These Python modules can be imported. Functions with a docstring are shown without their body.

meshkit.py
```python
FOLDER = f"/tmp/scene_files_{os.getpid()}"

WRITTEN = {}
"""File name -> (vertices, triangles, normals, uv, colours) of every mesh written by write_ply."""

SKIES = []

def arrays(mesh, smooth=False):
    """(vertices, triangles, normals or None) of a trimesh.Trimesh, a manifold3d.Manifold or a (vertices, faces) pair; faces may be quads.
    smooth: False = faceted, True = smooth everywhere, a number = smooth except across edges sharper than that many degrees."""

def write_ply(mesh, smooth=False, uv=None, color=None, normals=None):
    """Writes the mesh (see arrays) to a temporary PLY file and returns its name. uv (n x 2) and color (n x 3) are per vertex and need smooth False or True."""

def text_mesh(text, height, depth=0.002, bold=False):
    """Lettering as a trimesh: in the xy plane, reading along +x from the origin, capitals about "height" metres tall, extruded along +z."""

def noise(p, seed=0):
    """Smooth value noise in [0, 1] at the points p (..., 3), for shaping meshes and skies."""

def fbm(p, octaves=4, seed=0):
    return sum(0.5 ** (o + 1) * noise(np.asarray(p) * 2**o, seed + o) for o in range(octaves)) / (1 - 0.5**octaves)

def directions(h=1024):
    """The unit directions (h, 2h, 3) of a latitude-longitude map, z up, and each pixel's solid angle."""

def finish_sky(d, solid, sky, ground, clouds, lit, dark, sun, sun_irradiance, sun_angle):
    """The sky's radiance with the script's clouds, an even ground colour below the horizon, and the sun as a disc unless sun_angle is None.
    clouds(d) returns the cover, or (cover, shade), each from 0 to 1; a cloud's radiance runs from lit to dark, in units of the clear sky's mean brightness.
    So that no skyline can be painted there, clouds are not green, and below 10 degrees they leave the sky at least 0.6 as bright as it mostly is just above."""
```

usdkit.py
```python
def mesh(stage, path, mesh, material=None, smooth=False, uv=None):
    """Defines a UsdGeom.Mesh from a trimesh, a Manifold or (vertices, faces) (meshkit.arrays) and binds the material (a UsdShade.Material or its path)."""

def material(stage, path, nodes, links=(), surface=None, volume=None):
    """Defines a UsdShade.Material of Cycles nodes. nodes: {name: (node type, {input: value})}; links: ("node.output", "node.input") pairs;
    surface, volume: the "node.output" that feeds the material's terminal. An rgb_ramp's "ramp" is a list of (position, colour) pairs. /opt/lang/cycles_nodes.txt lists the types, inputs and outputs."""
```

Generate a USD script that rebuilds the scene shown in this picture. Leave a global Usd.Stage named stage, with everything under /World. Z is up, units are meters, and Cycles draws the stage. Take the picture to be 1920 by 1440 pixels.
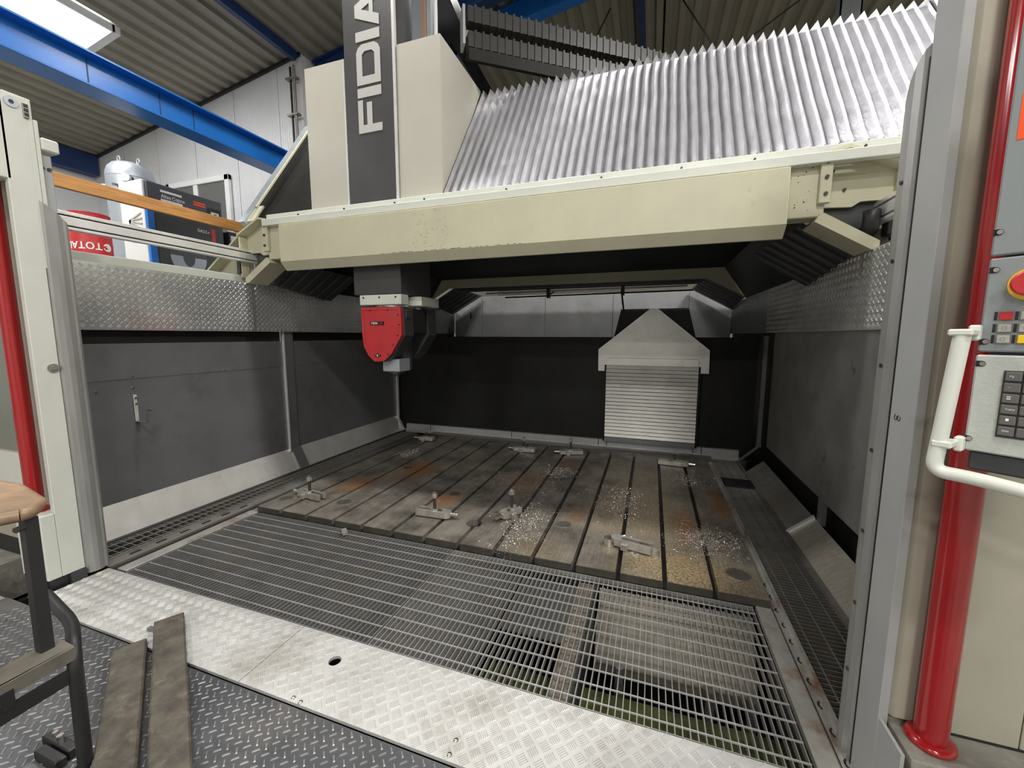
import math, random
import numpy as np, trimesh, usdkit, meshkit
from shapely.geometry import Polygon, Point, box as sbox
from pxr import Usd, UsdGeom, UsdLux, Gf, Sdf, UsdShade

stage = Usd.Stage.CreateInMemory()
UsdGeom.SetStageUpAxis(stage, 'Z'); UsdGeom.SetStageMetersPerUnit(stage, 1.0)
UsdGeom.Xform.Define(stage, '/World'); UsdGeom.Scope.Define(stage, '/World/Looks')
R = random.Random(7); RN = np.random.default_rng(7)

# ------------------------------------------------------------------ camera
YAW, PITCH, ROLL, F, H = .3296, .11902, .0019269, 759.37, 1.6
fw = np.array([-math.sin(YAW)*math.cos(PITCH), math.cos(YAW)*math.cos(PITCH), -math.sin(PITCH)])
rt = np.array([math.cos(YAW), math.sin(YAW), 0]); up = np.cross(rt, fw)
rt, up = math.cos(ROLL)*rt + math.sin(ROLL)*up, -math.sin(ROLL)*rt + math.cos(ROLL)*up
cam = UsdGeom.Camera.Define(stage, '/World/camera')
cam.AddTransformOp().Set(Gf.Matrix4d(*[float(v) for row in ((*rt, 0), (*up, 0), (*(-fw), 0), (0, 0, H, 1)) for v in row]))
cam.CreateHorizontalApertureAttr(36.0); cam.CreateFocalLengthAttr(36.0*F/1920); cam.CreateClippingRangeAttr(Gf.Vec2f(.03, 200))
EXPOSURE = 0.82
cam.CreateExposureAttr(EXPOSURE)

# ------------------------------------------------------------------ lights: the hall's lamps
def rect_light(name, loc, w, h, power, col=(1, .97, .92), rx=0.0):
    l = UsdLux.RectLight.Define(stage, '/World/' + name)
    l.CreateWidthAttr(w); l.CreateHeightAttr(h); l.CreateIntensityAttr(power); l.CreateColorAttr(Gf.Vec3f(*col))
    l.AddTranslateOp().Set(Gf.Vec3d(*loc))
    if rx: l.AddRotateXOp().Set(rx)
    return l
LAMPS = [((3.4, 2.80, 6.5), 1.4, .4, 120), ((-3.3, 2.75, 6.6), 1.4, .4, 50), ((.8, -1.6, 6.8), 1.4, .4, 76), ((1.5, -5.0, 6.5), 1.4, .4, 90), ((-3.2, -8.0, 6.2), 1.4, .4, 130),
         ((1.5, -10.8, 6.2), 1.4, .4, 130), ((-8.0, 1.0, 5.9), 1.4, .4, 45), ((4.5, 9.5, 6.4), 1.4, .4, 60), ((-1.4, 5.3, 6.9), 1.4, .4, 38)]
for i, (p, w, h, pw) in enumerate(LAMPS):
    rect_light('hall_lamp_%03d' % i if i else 'hall_lamp', p, w, h, pw)

# ------------------------------------------------------------------ materials
MATS = {}
def M(name, col, rough=.5, metal=0., var=0., vs=3., bump=0., bs=60., bd=.002, stain=None, ss=2., sl=.55, sh=.7, stretch=None, coat=0., spec=None, rvar=0.):
    c = np.array(col, float)
    n = {'g': ('geometry', {}), 'p': ('principled_bsdf', {'base_color': tuple(c), 'roughness': rough, 'metallic': metal})}
    L = []
    if coat: n['p'][1].update({'coat_weight': coat, 'coat_roughness': .08})
    if spec is not None: n['p'][1]['specular_ior_level'] = spec
    src = 'g.position'
    if stretch:
        n['mp'] = ('mapping', {'mapping_type': 'point', 'scale': stretch}); L.append(('g.position', 'mp.vector')); src = 'mp.vector'
    out = None
    if var:
        n['n'] = ('noise_texture', {'scale': vs, 'detail': 6., 'roughness': .6})
        n['r'] = ('rgb_ramp', {'ramp': [(.3, tuple(c*(1-var))), (.7, tuple(np.minimum(c*(1+var), 1)))]})
        L += [(src, 'n.vector'), ('n.fac', 'r.fac')]; out = 'r.color'
        if rvar:
            n['rr'] = ('map_range', {'from_min': .3, 'from_max': .7, 'to_min': max(rough-rvar, .02), 'to_max': rough+rvar})
            L += [('n.fac', 'rr.value'), ('rr.result', 'p.roughness')]
    if stain is not None:
        n['sn'] = ('noise_texture', {'scale': ss, 'detail': 8., 'roughness': .65})
        n['sr'] = ('rgb_ramp', {'ramp': [(sl, (0, 0, 0)), (sh, (1, 1, 1))]})
        n['sm'] = ('mix_color', {'a': tuple(c), 'b': tuple(stain)})
        L += [(src, 'sn.vector'), ('sn.fac', 'sr.fac'), ('sr.color', 'sm.fac')]
        if out: L.append((out, 'sm.a'))
        out = 'sm.result'
    if out: L.append((out, 'p.base_color'))
    if bump:
        n['bn'] = ('noise_texture', {'scale': bs, 'detail': 3.}); n['b'] = ('bump', {'strength': bump, 'distance': bd})
        L += [(src, 'bn.vector'), ('bn.fac', 'b.height'), ('b.normal', 'p.normal')]
    MATS[name] = usdkit.material(stage, '/World/Looks/' + name, n, L, surface='p.BSDF')
    return MATS[name]

cream = M('cream_paint', (.56, .545, .40), .42, var=.05, vs=4, stain=(.34, .31, .22), ss=5, sl=.66, sh=.82)
cream2 = M('pale_enamel', (.66, .68, .62), .4, var=.04, vs=4, stain=(.35, .34, .28), ss=6, sl=.68, sh=.85)
beige = M('beige_paint', (.42, .38, .31), .45, var=.05, vs=3)
colm = M('column_cream', (.40, .385, .31), .42, var=.05, vs=4, stain=(.24, .235, .20), ss=7, sl=.66, sh=.8)
foot_m = M('worn_footrest', (.17, .155, .13), .5, .2, var=.25, vs=9)
ivory = M('ivory_sheet', (.50, .485, .42), .45, var=.04, vs=2, stain=(.36, .34, .3), ss=5, sl=.68, sh=.8)
white_p = M('white_paint', (.78, .79, .78), .4, var=.03, vs=5)
greyp = M('grey_paint', (.40, .41, .41), .38, var=.05, vs=4, stain=(.25, .25, .24), ss=6, sl=.7, sh=.82)
jambm = M('worn_jamb_steel', (.33, .33, .32), .38, .35, var=.12, vs=5, stretch=(3, 3, .6))
steel = M('sheet_steel', (.225, .228, .238), .36, .45, var=.10, vs=1.6, rvar=.05, stain=(.11, .107, .10), ss=1.8, sl=.56, sh=.85, bump=.12, bs=30)
steel_r = M('scratched_sheet', (.26, .26, .25), .42, .35, var=.2, vs=3, stain=(.07, .065, .06), ss=7, sl=.6, sh=.75, bump=.1, bs=30)
stainless = M('bright_sheet', (.66, .65, .62), .36, .4, var=.10, vs=4, stain=(.33, .30, .26), ss=6, sl=.6, sh=.85, bump=.05, bs=40)
alu = M('aluminium', (.84, .84, .83), .34, .45, var=.08, vs=6)
alu_plate = M('chequer_aluminium', (.58, .58, .57), .46, .35, var=.10, vs=3, stain=(.30, .27, .23), ss=2.5, sl=.5, sh=.8)
alu_wall = M('duett_aluminium', (.68, .69, .69), .28, .75, var=.12, vs=3)
tread = M('dark_tread_steel', (.085, .087, .095), .42, .4, var=.25, vs=4, stain=(.17, .16, .15), ss=3, sl=.5, sh=.8)
tread_bar = M('worn_tread_bar', (.24, .245, .25), .38, .5, var=.3, vs=6)
galv_c = M('bright_cross_bars', (.50, .49, .47), .4, .4, var=.1, vs=8)
galv_r = M('clean_galvanised_bars', (.37, .365, .35), .4, .5, var=.15, vs=8, stain=(.3, .22, .14), ss=3, sl=.55, sh=.8)
galv = M('galvanised_bars', (.31, .31, .305), .42, .6, var=.15, vs=8, stain=(.35, .28, .2), ss=3, sl=.55, sh=.8)
galv_d = M('dull_galvanised', (.30, .29, .27), .45, .6, var=.2, vs=6, stain=(.2, .14, .09), ss=3, sl=.5, sh=.8)
old_frame = M('crusty_frame', (.20, .17, .14), .6, .2, var=.4, vs=40, stain=(.42, .38, .33), ss=30, sl=.5, sh=.7)
frame_m = M('worn_frame_steel', (.56, .55, .52), .38, .6, var=.15, vs=6, stain=(.30, .18, .10), ss=3.5, sl=.52, sh=.68)
dark = M('dark_grey_paint', (.050, .052, .056), .42, var=.12, vs=4)
ramm = M('anthracite_paint', (.062, .062, .063), .40, var=.08, vs=4)
black = M('black_steel', (.018, .018, .019), .45, var=.3, vs=3)
rear_sh = M('rear_panel_sheet', (.46, .47, .48), .4, .25, var=.12, vs=2.5, stain=(.25, .25, .25), ss=2, sl=.55, sh=.8)
hatch_m = M('shutter_sheet', (.78, .77, .73), .38, .3, var=.08, vs=4, stain=(.45, .42, .37), ss=6, sl=.6, sh=.85)
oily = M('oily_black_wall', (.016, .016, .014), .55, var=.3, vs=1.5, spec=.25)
tele_m = M('cover_edge', (.13, .13, .135), .4, .4, var=.1, vs=4)
side_m = M('oily_slab_side', (.060, .054, .045), .5, .2, var=.3, vs=12)
plug_m = M('dark_plug', (.115, .105, .092), .42, .4, var=.25, vs=20)
apron_r = M('worn_sloped_sheet', (.38, .355, .31), .42, .3, var=.15, vs=4, stretch=(2, 10, 6), stain=(.2, .18, .15), ss=3, sl=.55, sh=.85)
matt_k = M('matt_black', (.012, .012, .013), .85, spec=.1)
rubber = M('black_rubber_sheet', (.022, .021, .020), .28, var=.2, vs=4)
red = M('red_lacquer', (.36, .010, .012), .16, var=.06, vs=6, coat=.5)
redm = M('red_cover', (.52, .035, .04), .38, var=.1, vs=5, stain=(.30, .07, .06), ss=5, sl=.58, sh=.8)
blue = M('blue_paint', (.014, .16, .53), .27, var=.06, vs=2)
blue_d = M('navy_paint', (.010, .035, .13), .4, var=.06, vs=2)
wood = M('pine_rail', (.50, .24, .075), .5, var=.3, vs=3, stretch=(20, 1.2, 20), stain=(.16, .06, .02), ss=1.2, sl=.62, sh=.75)
old_wood = M('oiled_plank', (.085, .075, .060), .6, var=.45, vs=2.5, stretch=(5, 5, 5), stain=(.24, .20, .14), ss=3, sl=.55, sh=.85, bump=.3, bs=40)
ply = M('worn_plywood', (.30, .20, .125), .4, var=.3, vs=6, stain=(.5, .32, .2), ss=4, sl=.5, sh=.75)
roofm = M('roof_sheet', (.30, .28, .225), .5, .1, var=.08, vs=1.5)
panelw = M('wall_panel_white', (.66, .67, .68), .42, var=.03, vs=2)
concrete = M('concrete', (.26, .25, .22), .8, var=.25, vs=6, stain=(.5, .47, .40), ss=9, sl=.5, sh=.8, bump=.3, bs=80)
moss = M('mossy_concrete', (.07, .085, .025), .9, var=.5, vs=9, bump=.4, bs=60)
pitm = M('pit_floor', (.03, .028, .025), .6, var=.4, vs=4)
tray_m = M('chip_tray_sheet', (.16, .165, .17), .45, .5, var=.12, vs=3)
chute_m = M('coolant_chute', (.24, .22, .185), .5, .3, var=.2, vs=4, stretch=(8, 1, 1), stain=(.2, .13, .08), ss=2, sl=.55, sh=.8)
galvtank = M('galvanised_tank', (.42, .46, .50), .42, .4, var=.12, vs=5)
comp_d = M('compressor_grey', (.075, .08, .09), .45, var=.05, vs=3)
comp_w = M('compressor_white', (.74, .74, .73), .4)
glassy = M('dark_window_pane', (.16, .16, .15), .08, spec=.6)
chipm = M('chip_metal', (.52, .48, .43), .32, .7, var=.7, vs=160)
clampm = M('clamp_steel', (.44, .42, .39), .36, .55, var=.25, vs=14, stain=(.14, .09, .05), ss=8, sl=.55, sh=.75)
bright = M('bright_steel', (.72, .70, .66), .22, .95)
bolt_m = M('bolt_dark', (.07, .065, .06), .4, .6)
orange = M('orange_sticker', (.90, .10, .02), .5)
yellow = M('yellow_plastic', (.82, .55, .02), .4)
console_g = M('console_grey', (.25, .275, .28), .42, var=.03, vs=6)
console_l = M('console_hammertone', (.47, .49, .46), .38, var=.05, vs=60, bump=.5, bs=160, bd=.0015)
keym = M('key_plastic', (.13, .125, .12), .3)
keybed = M('key_tray', (.05, .05, .048), .5)
button_w = M('button_clear', (.42, .42, .38), .3)
lettering = M('letter_silver', (.52, .52, .50), .4)
print_w = M('print_white', (.85, .85, .84), .5)
print_k = M('print_black', (.01, .01, .01), .5)
clothm = M('grey_film', (.16, .17, .18), .35, var=.35, vs=6, bump=.5, bs=14, bd=.01)
greenish = M('grey_green_pane', (.20, .22, .18), .25)
skin_pipe = M('copper_strip', (.52, .36, .28), .35, .5)
pale_steel = M('blue_grey_steel', (.42, .47, .54), .35, .5)
chain_m = M('chain_link_plastic', (.032, .031, .028), .45, var=.15, vs=10)

# bellows: silver coated fabric with creases
usdkit.material(stage, '/World/Looks/silver_fabric', {
    'g': ('geometry', {}), 'mp': ('mapping', {'mapping_type': 'point', 'scale': (14, 3, 3)}),
    'n': ('noise_texture', {'scale': 2.2, 'detail': 5., 'roughness': .6}), 'n2': ('noise_texture', {'scale': 38., 'detail': 3.}),
    'r': ('rgb_ramp', {'ramp': [(.3, (.42, .42, .44)), (.7, (.56, .56, .60))]}),
    'b': ('bump', {'strength': .22, 'distance': .006}), 'p': ('principled_bsdf', {'metallic': .5, 'roughness': .30})},
    [('g.position', 'mp.vector'), ('mp.vector', 'n.vector'), ('g.position', 'n2.vector'), ('n.fac', 'r.fac'), ('r.color', 'p.base_color'), ('n2.fac', 'b.height'), ('b.normal', 'p.normal')], surface='p.BSDF')
silver = MATS['silver_fabric'] = UsdShade.Material.Get(stage, '/World/Looks/silver_fabric')

# table: machined iron, streaked along the slots, with rust patches and worn tan dust at their real places
def table_material():
    n = {'g': ('geometry', {}), 'mp': ('mapping', {'mapping_type': 'point', 'scale': (150, 2.2, 2)}),
         'ns': ('noise_texture', {'scale': 1.6, 'detail': 6., 'roughness': .7}), 'nb': ('noise_texture', {'scale': 3., 'detail': 8., 'roughness': .7}),
         'nf': ('noise_texture', {'scale': 70., 'detail': 4., 'roughness': .7}), 'ng': ('noise_texture', {'scale': 9., 'detail': 8., 'roughness': .75}),
         'r1': ('rgb_ramp', {'ramp': [(.30, (.135, .125, .110)), (.50, (.25, .235, .21)), (.72, (.37, .35, .315))]}),
         'r2': ('rgb_ramp', {'ramp': [(.36, (.42, .405, .39)), (.62, (1.10, 1.07, 1.03))]}),
         'm1': ('mix_color', {'blend_type': 'multiply', 'fac': 1.0}),
         'tan': ('rgb_ramp', {'ramp': [(.38, (.16, .115, .062)), (.52, (.42, .325, .19)), (.68, (.60, .50, .34))]}),
         'rust': ('rgb_ramp', {'ramp': [(.35, (.17, .08, .035)), (.65, (.42, .21, .09))]}),
         'mt': ('mix_color', {}), 'mr': ('mix_color', {}),
         'b': ('bump', {'strength': .25, 'distance': .002}), 'p': ('principled_bsdf', {'metallic': .35, 'roughness': .45})}
    L = [('g.position', 'mp.vector'), ('mp.vector', 'ns.vector'), ('g.position', 'nb.vector'), ('g.position', 'nf.vector'), ('g.position', 'ng.vector'),
         ('ns.fac', 'r1.fac'), ('nb.fac', 'r2.fac'), ('r1.color', 'm1.a'), ('r2.color', 'm1.b'), ('nf.fac', 'tan.fac'), ('nf.fac', 'rust.fac')]
    def blobs(tag, lst, amp):
        prev = None
        for i, (x, y, rx, ry, w) in enumerate(lst):
            a = '%s%d' % (tag, i)
            n[a+'m'] = ('mapping', {'mapping_type': 'point', 'scale': (1/rx, 1/ry, 0), 'location': (-x/rx, -y/ry, 0)})
            n[a+'l'] = ('vector_math', {'math_type': 'length'})
            n[a+'q'] = ('math', {'math_type': 'multiply_add', 'value2': amp, 'value3': 0.})
            n[a+'a'] = ('math', {'math_type': 'add'})
            n[a+'r'] = ('map_range', {'from_min': 1.0+amp*.5, 'from_max': .25+amp*.5, 'to_min': 0., 'to_max': w, 'clamp': True})
            L.extend([('g.position', a+'m.vector'), (a+'m.vector', a+'l.vector1'), ('ng.fac', a+'q.value1'), (a+'l.value', a+'a.value1'), (a+'q.value', a+'a.value2'), (a+'a.value', a+'r.value')])
            if prev:
                n[a+'x'] = ('math', {'math_type': 'maximum'}); L.extend([(prev, a+'x.value1'), (a+'r.result', a+'x.value2')]); prev = a+'x.value'
            else: prev = a+'r.result'
        return prev
    rp = blobs('ru', [(-2.50, 3.95, .30, .42, .95), (-2.85, 3.35, .22, .34, .8), (-1.78, 3.30, .16, .26, .9), (-.55, 3.33, .12, .22, .55), (.33, 3.42, .13, .40, .85), (.66, 4.0, .09, .45, .9), (-.9, 4.7, .3, .3, .35), (-1.2, 4.0, .3, .5, .35)], 1.6)
    tp = blobs('ta', [(.25, 2.75, .55, .42, 1.), (.0, 3.6, .6, 1.0, .55), (-.1, 4.6, .5, .5, .35), (-.75, 2.7, .3, .3, .35)], 1.2)
    L.extend([('m1.result', 'mt.a'), ('tan.color', 'mt.b'), (tp, 'mt.fac'), ('mt.result', 'mr.a'), ('rust.color', 'mr.b'), (rp, 'mr.fac'), ('mr.result', 'p.base_color'),
              ('nf.fac', 'b.height'), ('b.normal', 'p.normal')])
    MATS['table_iron'] = usdkit.material(stage, '/World/Looks/table_iron', n, L, surface='p.BSDF')
    return MATS['table_iron']
table_m = table_material()

def glow(name, col, s):
    MATS[name] = usdkit.material(stage, '/World/Looks/' + name, {'e': ('emission', {'color': col, 'strength': s})}, [], surface='e.emission'); return MATS[name]
sky_m = glow('skylight_glow', (1, 1, 1), 9.0)
screen_m = M('screen_pale', (.7, .7, .7), .3)

# ------------------------------------------------------------------ geometry helpers
def cat(*ms):
    ms = [m for m in ms if m is not None]
    vs, fs, k = [], [], 0
    for m in ms:
        v, f = (np.asarray(m.vertices), np.asarray(m.faces)) if hasattr(m, 'vertices') else m
        vs.append(v); fs.append(f + k); k += len(v)
    return np.vstack(vs), np.vstack(fs)
BF = np.array([[0, 2, 1], [0, 3, 2], [4, 5, 6], [4, 6, 7], [0, 1, 5], [0, 5, 4], [1, 2, 6], [1, 6, 5], [2, 3, 7], [2, 7, 6], [3, 0, 4], [3, 4, 7]])
def bx(x0, x1, y0, y1, z0, z1):
    x0, x1 = sorted((x0, x1)); y0, y1 = sorted((y0, y1)); z0, z1 = sorted((z0, z1))
    return np.array([[x0, y0, z0], [x1, y0, z0], [x1, y1, z0], [x0, y1, z0], [x0, y0, z1], [x1, y0, z1], [x1, y1, z1], [x0, y1, z1]], float), BF
def cbx(x0, x1, y0, y1, z0, z1, c=.006):
    x0, x1 = sorted((x0, x1)); y0, y1 = sorted((y0, y1)); z0, z1 = sorted((z0, z1))
    c = min(c, .45*(x1-x0), .45*(y1-y0), .45*(z1-z0))
    P = []
    for sx in (0, 1):
        for sy in (0, 1):
            for sz in (0, 1):
                X, Y, Z = (x0, x1)[sx], (y0, y1)[sy], (z0, z1)[sz]; dx, dy, dz = c*(1-2*sx), c*(1-2*sy), c*(1-2*sz)
                P += [(X, Y+dy, Z+dz), (X+dx, Y, Z+dz), (X+dx, Y+dy, Z)]
    h = trimesh.convex.convex_hull(np.array(P)); return np.asarray(h.vertices), np.asarray(h.faces)
def frame(d, hint=(0, 0, 1)):
    d = np.asarray(d, float); d = d/np.linalg.norm(d); h = np.asarray(hint, float)
    if abs(d @ h) > .98: h = np.array([1., 0, 0])
    s = np.cross(d, h); s /= np.linalg.norm(s); return d, s, np.cross(s, d)
def bar(p, q, w, h, hint=(0, 0, 1)):
    p, q = np.asarray(p, float), np.asarray(q, float); d, s, u = frame(q-p, hint)
    V = [o + a*s*w/2 + b*u*h/2 for o in (p, q) for a, b in ((-1, -1), (1, -1), (1, 1), (-1, 1))]
    return np.array(V), BF[:, ::-1]
def ob(c, ax, half):
    ax = np.asarray(ax, float); c = np.asarray(c, float)
    V = [c + sx*half[0]*ax[0] + sy*half[1]*ax[1] + sz*half[2]*ax[2] for sz in (-1, 1) for sx, sy in ((-1, -1), (1, -1), (1, 1), (-1, 1))]
    return np.array(V), BF
def fillet(pts, r, n=5):
    pts = [np.asarray(p, float) for p in pts]; out = [pts[0]]
    for a, b, c in zip(pts, pts[1:], pts[2:]):
        u, v = a-b, c-b; lu, lv = np.linalg.norm(u), np.linalg.norm(v); t = min(r, .48*lu, .48*lv); p0, p1 = b+u/lu*t, b+v/lv*t
        for k in range(n+1):
            s = k/n; out.append((1-s)**2*p0 + 2*s*(1-s)*b + s*s*p1)
    return out + [pts[-1]]
def tube(pts, r, n=12):
    p = np.array(pts, float); t = np.gradient(p, axis=0); t /= np.linalg.norm(t, axis=1, keepdims=True)
    _, a, b = frame(t[0]); V = []; r = np.broadcast_to(r, (len(p),)); ang = np.arange(n)*2*np.pi/n
    for i in range(len(p)):
        a = a - (a @ t[i])*t[i]; a /= np.linalg.norm(a); b = np.cross(t[i], a)
        V.append(p[i] + r[i]*(np.cos(ang)[:, None]*a + np.sin(ang)[:, None]*b))
    V = np.vstack(V + [p[:1], p[-1:]]); Fc = []; m = len(p)
    for i in range(m-1):
        for j in range(n):
            k = (j+1) % n; Fc += [[i*n+j, i*n+k, (i+1)*n+k], [i*n+j, (i+1)*n+k, (i+1)*n+j]]
    for j in range(n):
        k = (j+1) % n; Fc += [[m*n, k, j], [m*n+1, (m-1)*n+j, (m-1)*n+k]]
    return V, np.array(Fc)
def cyl(p, q, r, n=16): return tube([p, q], r, n)
def ext(poly, a, b, axis='z'):
    """extrude a 2-D polygon: axis z: (x,y); y: (x,z); x: (y,z)"""
    pg = poly if hasattr(poly, 'exterior') else Polygon(poly)
    m = trimesh.creation.extrude_polygon(pg, b-a, engine='earcut'); v = np.asarray(m.vertices); f = np.asarray(m.faces)
    if axis == 'z': return np.c_[v[:, 0], v[:, 1], v[:, 2]+a], f
    if axis == 'y': return np.c_[v[:, 0], v[:, 2]+a, v[:, 1]], f[:, ::-1]
    return np.c_[v[:, 2]+a, v[:, 0], v[:, 1]], f
def lathe(prof, c, n=32):
    prof = np.array(prof, float); ang = np.arange(n)*2*np.pi/n; m = len(prof)
    V = np.vstack([np.c_[r*np.cos(ang)+c[0], r*np.sin(ang)+c[1], np.full(n, z+c[2])] for r, z in prof]); Fc = []
    for i in range(m-1):
        for j in range(n):
            k = (j+1) % n; Fc += [[i*n+j, i*n+k, (i+1)*n+k], [i*n+j, (i+1)*n+k, (i+1)*n+j]]
    return V, np.array(Fc)
def bars(C, ang, L, W, Hh, O, U, V, N):
    """raised tread bars: centres C (n,2) in the plane O + u U + v V, at angles ang; each a low frustum of 10 triangles"""
    C = np.asarray(C, float); ang = np.asarray(ang, float); n = len(C)
    d = np.c_[np.cos(ang), np.sin(ang)]; e = np.c_[-np.sin(ang), np.cos(ang)]
    out = []
    for z, k, kw in ((0, 1, 1), (Hh, .72, .45)):
        for a, b in ((-1, -1), (1, -1), (1, 1), (-1, 1)):
            uv = C + a*L/2*k*d + b*W/2*kw*e; out.append(np.asarray(O) + uv[:, :1]*U + uv[:, 1:]*V + z*np.asarray(N))
    Vv = np.stack(out, 1).reshape(-1, 3); Fc = (BF[2:][None] + (np.arange(n)*8)[:, None, None]).reshape(-1, 3)
    if np.dot(np.cross(U, V), N) < 0: Fc = Fc[:, ::-1]
    return Vv, Fc

# ------------------------------------------------------------------ prims
USED = {}
def numbered(path):
    k = USED.get(path, -1) + 1; USED[path] = k
    return path if k == 0 else '%s_%03d' % (path, k)
class T:
    def __init__(s, path, loc): s.path, s.loc = path, np.asarray(loc, float)
def keys(prim, **kw):
    for k, v in kw.items():
        if v: prim.SetCustomDataByKey(k, v)
def thing(name, label, category, loc=(0, 0, 0), group=None, kind=None):
    p = numbered('/World/' + name); x = UsdGeom.Xform.Define(stage, p); x.AddTranslateOp().Set(Gf.Vec3d(*map(float, loc)))
    keys(x.GetPrim(), label=label, category=category, group=group, kind=kind); return T(p, loc)
def part(name, mesh, mat, parent, smooth=False, label=None, kind=None):
    p = numbered(parent.path + '/' + name); v, f = (np.asarray(mesh.vertices), np.asarray(mesh.faces)) if hasattr(mesh, 'vertices') else mesh
    m = usdkit.mesh(stage, p, (np.asarray(v)-parent.loc, f), mat, smooth); keys(m.GetPrim(), label=label, kind=kind)
    return T(p, parent.loc)
def solo(name, mesh, mat, label=None, category=None, smooth=False, group=None, kind=None):
    p = numbered('/World/' + name); m = usdkit.mesh(stage, p, mesh, mat, smooth); keys(m.GetPrim(), label=label, category=category, group=group, kind=kind)
    return T(p, (0, 0, 0))
def struct(name, mesh, mat, label, category): return solo(name, mesh, mat, label, category, kind='structure')
def boltm(c, n, r=.012, h=.01, sides=6):
    c = np.asarray(c, float); n = np.asarray(n, float); return cyl(c, c+n*h, r, sides)

# ================================================================== THE HALL
roof_z = lambda x: 5.62 + .155*(x+12.24) if x < 0 else 5.62 + .155*12.24 - .155*x
floor = thing('floor', 'grey concrete hall floor around the milling machine', 'floor', (0, 0, -.3), kind='structure')
part('floor_slab', bx(-12.4, 9, -13, 1.195, -.3, -.022), concrete, floor)
part('floor_slab', bx(-12.4, -4.3, 1.195, 16, -.3, -.022), concrete, floor)
part('floor_slab', bx(2.0, 9, 1.195, 16, -.3, -.022), concrete, floor)
part('floor_slab', bx(-4.3, 2.0, 8.6, 16, -.3, -.022), concrete, floor)

# roof: trapezoid sheets, ribs along y
def roof_mesh(x0, x1, y0, y1):
    P = []; x = x0; p = .25
    while x < x1:
        for dx, dz in ((0, 0), (.10, 0), (.125, .055), (.215, .055), (.25, 0)):
            if x+dx <= x1 and not (dx == .25): P.append((x+dx, roof_z(x+dx)+dz))
        x += p
    up_ = [(a, b+.03) for a, b in P]
    n = len(P); A = np.array(P); B = np.array(up_)
    V = np.vstack([np.c_[A[:, 0], np.full(n, y), A[:, 1]] for y in (y0, y1)] + [np.c_[B[:, 0], np.full(n, y), B[:, 1]] for y in (y0, y1)])
    Fc = []
    for i in range(n-1):
        Fc += [[i, i+1, n+i+1], [i, n+i+1, n+i], [2*n+i, 3*n+i+1, 2*n+i+1], [2*n+i, 3*n+i, 3*n+i+1]]
    return V, np.array(Fc)
ceil_ = thing('ceiling', 'ribbed trapezoid sheet metal hall roof above the machine', 'roof', (0, 0, 5.6), kind='structure')
part('roof_slope', roof_mesh(-12.4, 0, -13, 16), roofm, ceil_)
part('roof_slope', roof_mesh(0.001, 9, -13, 16), roofm, ceil_)

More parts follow.
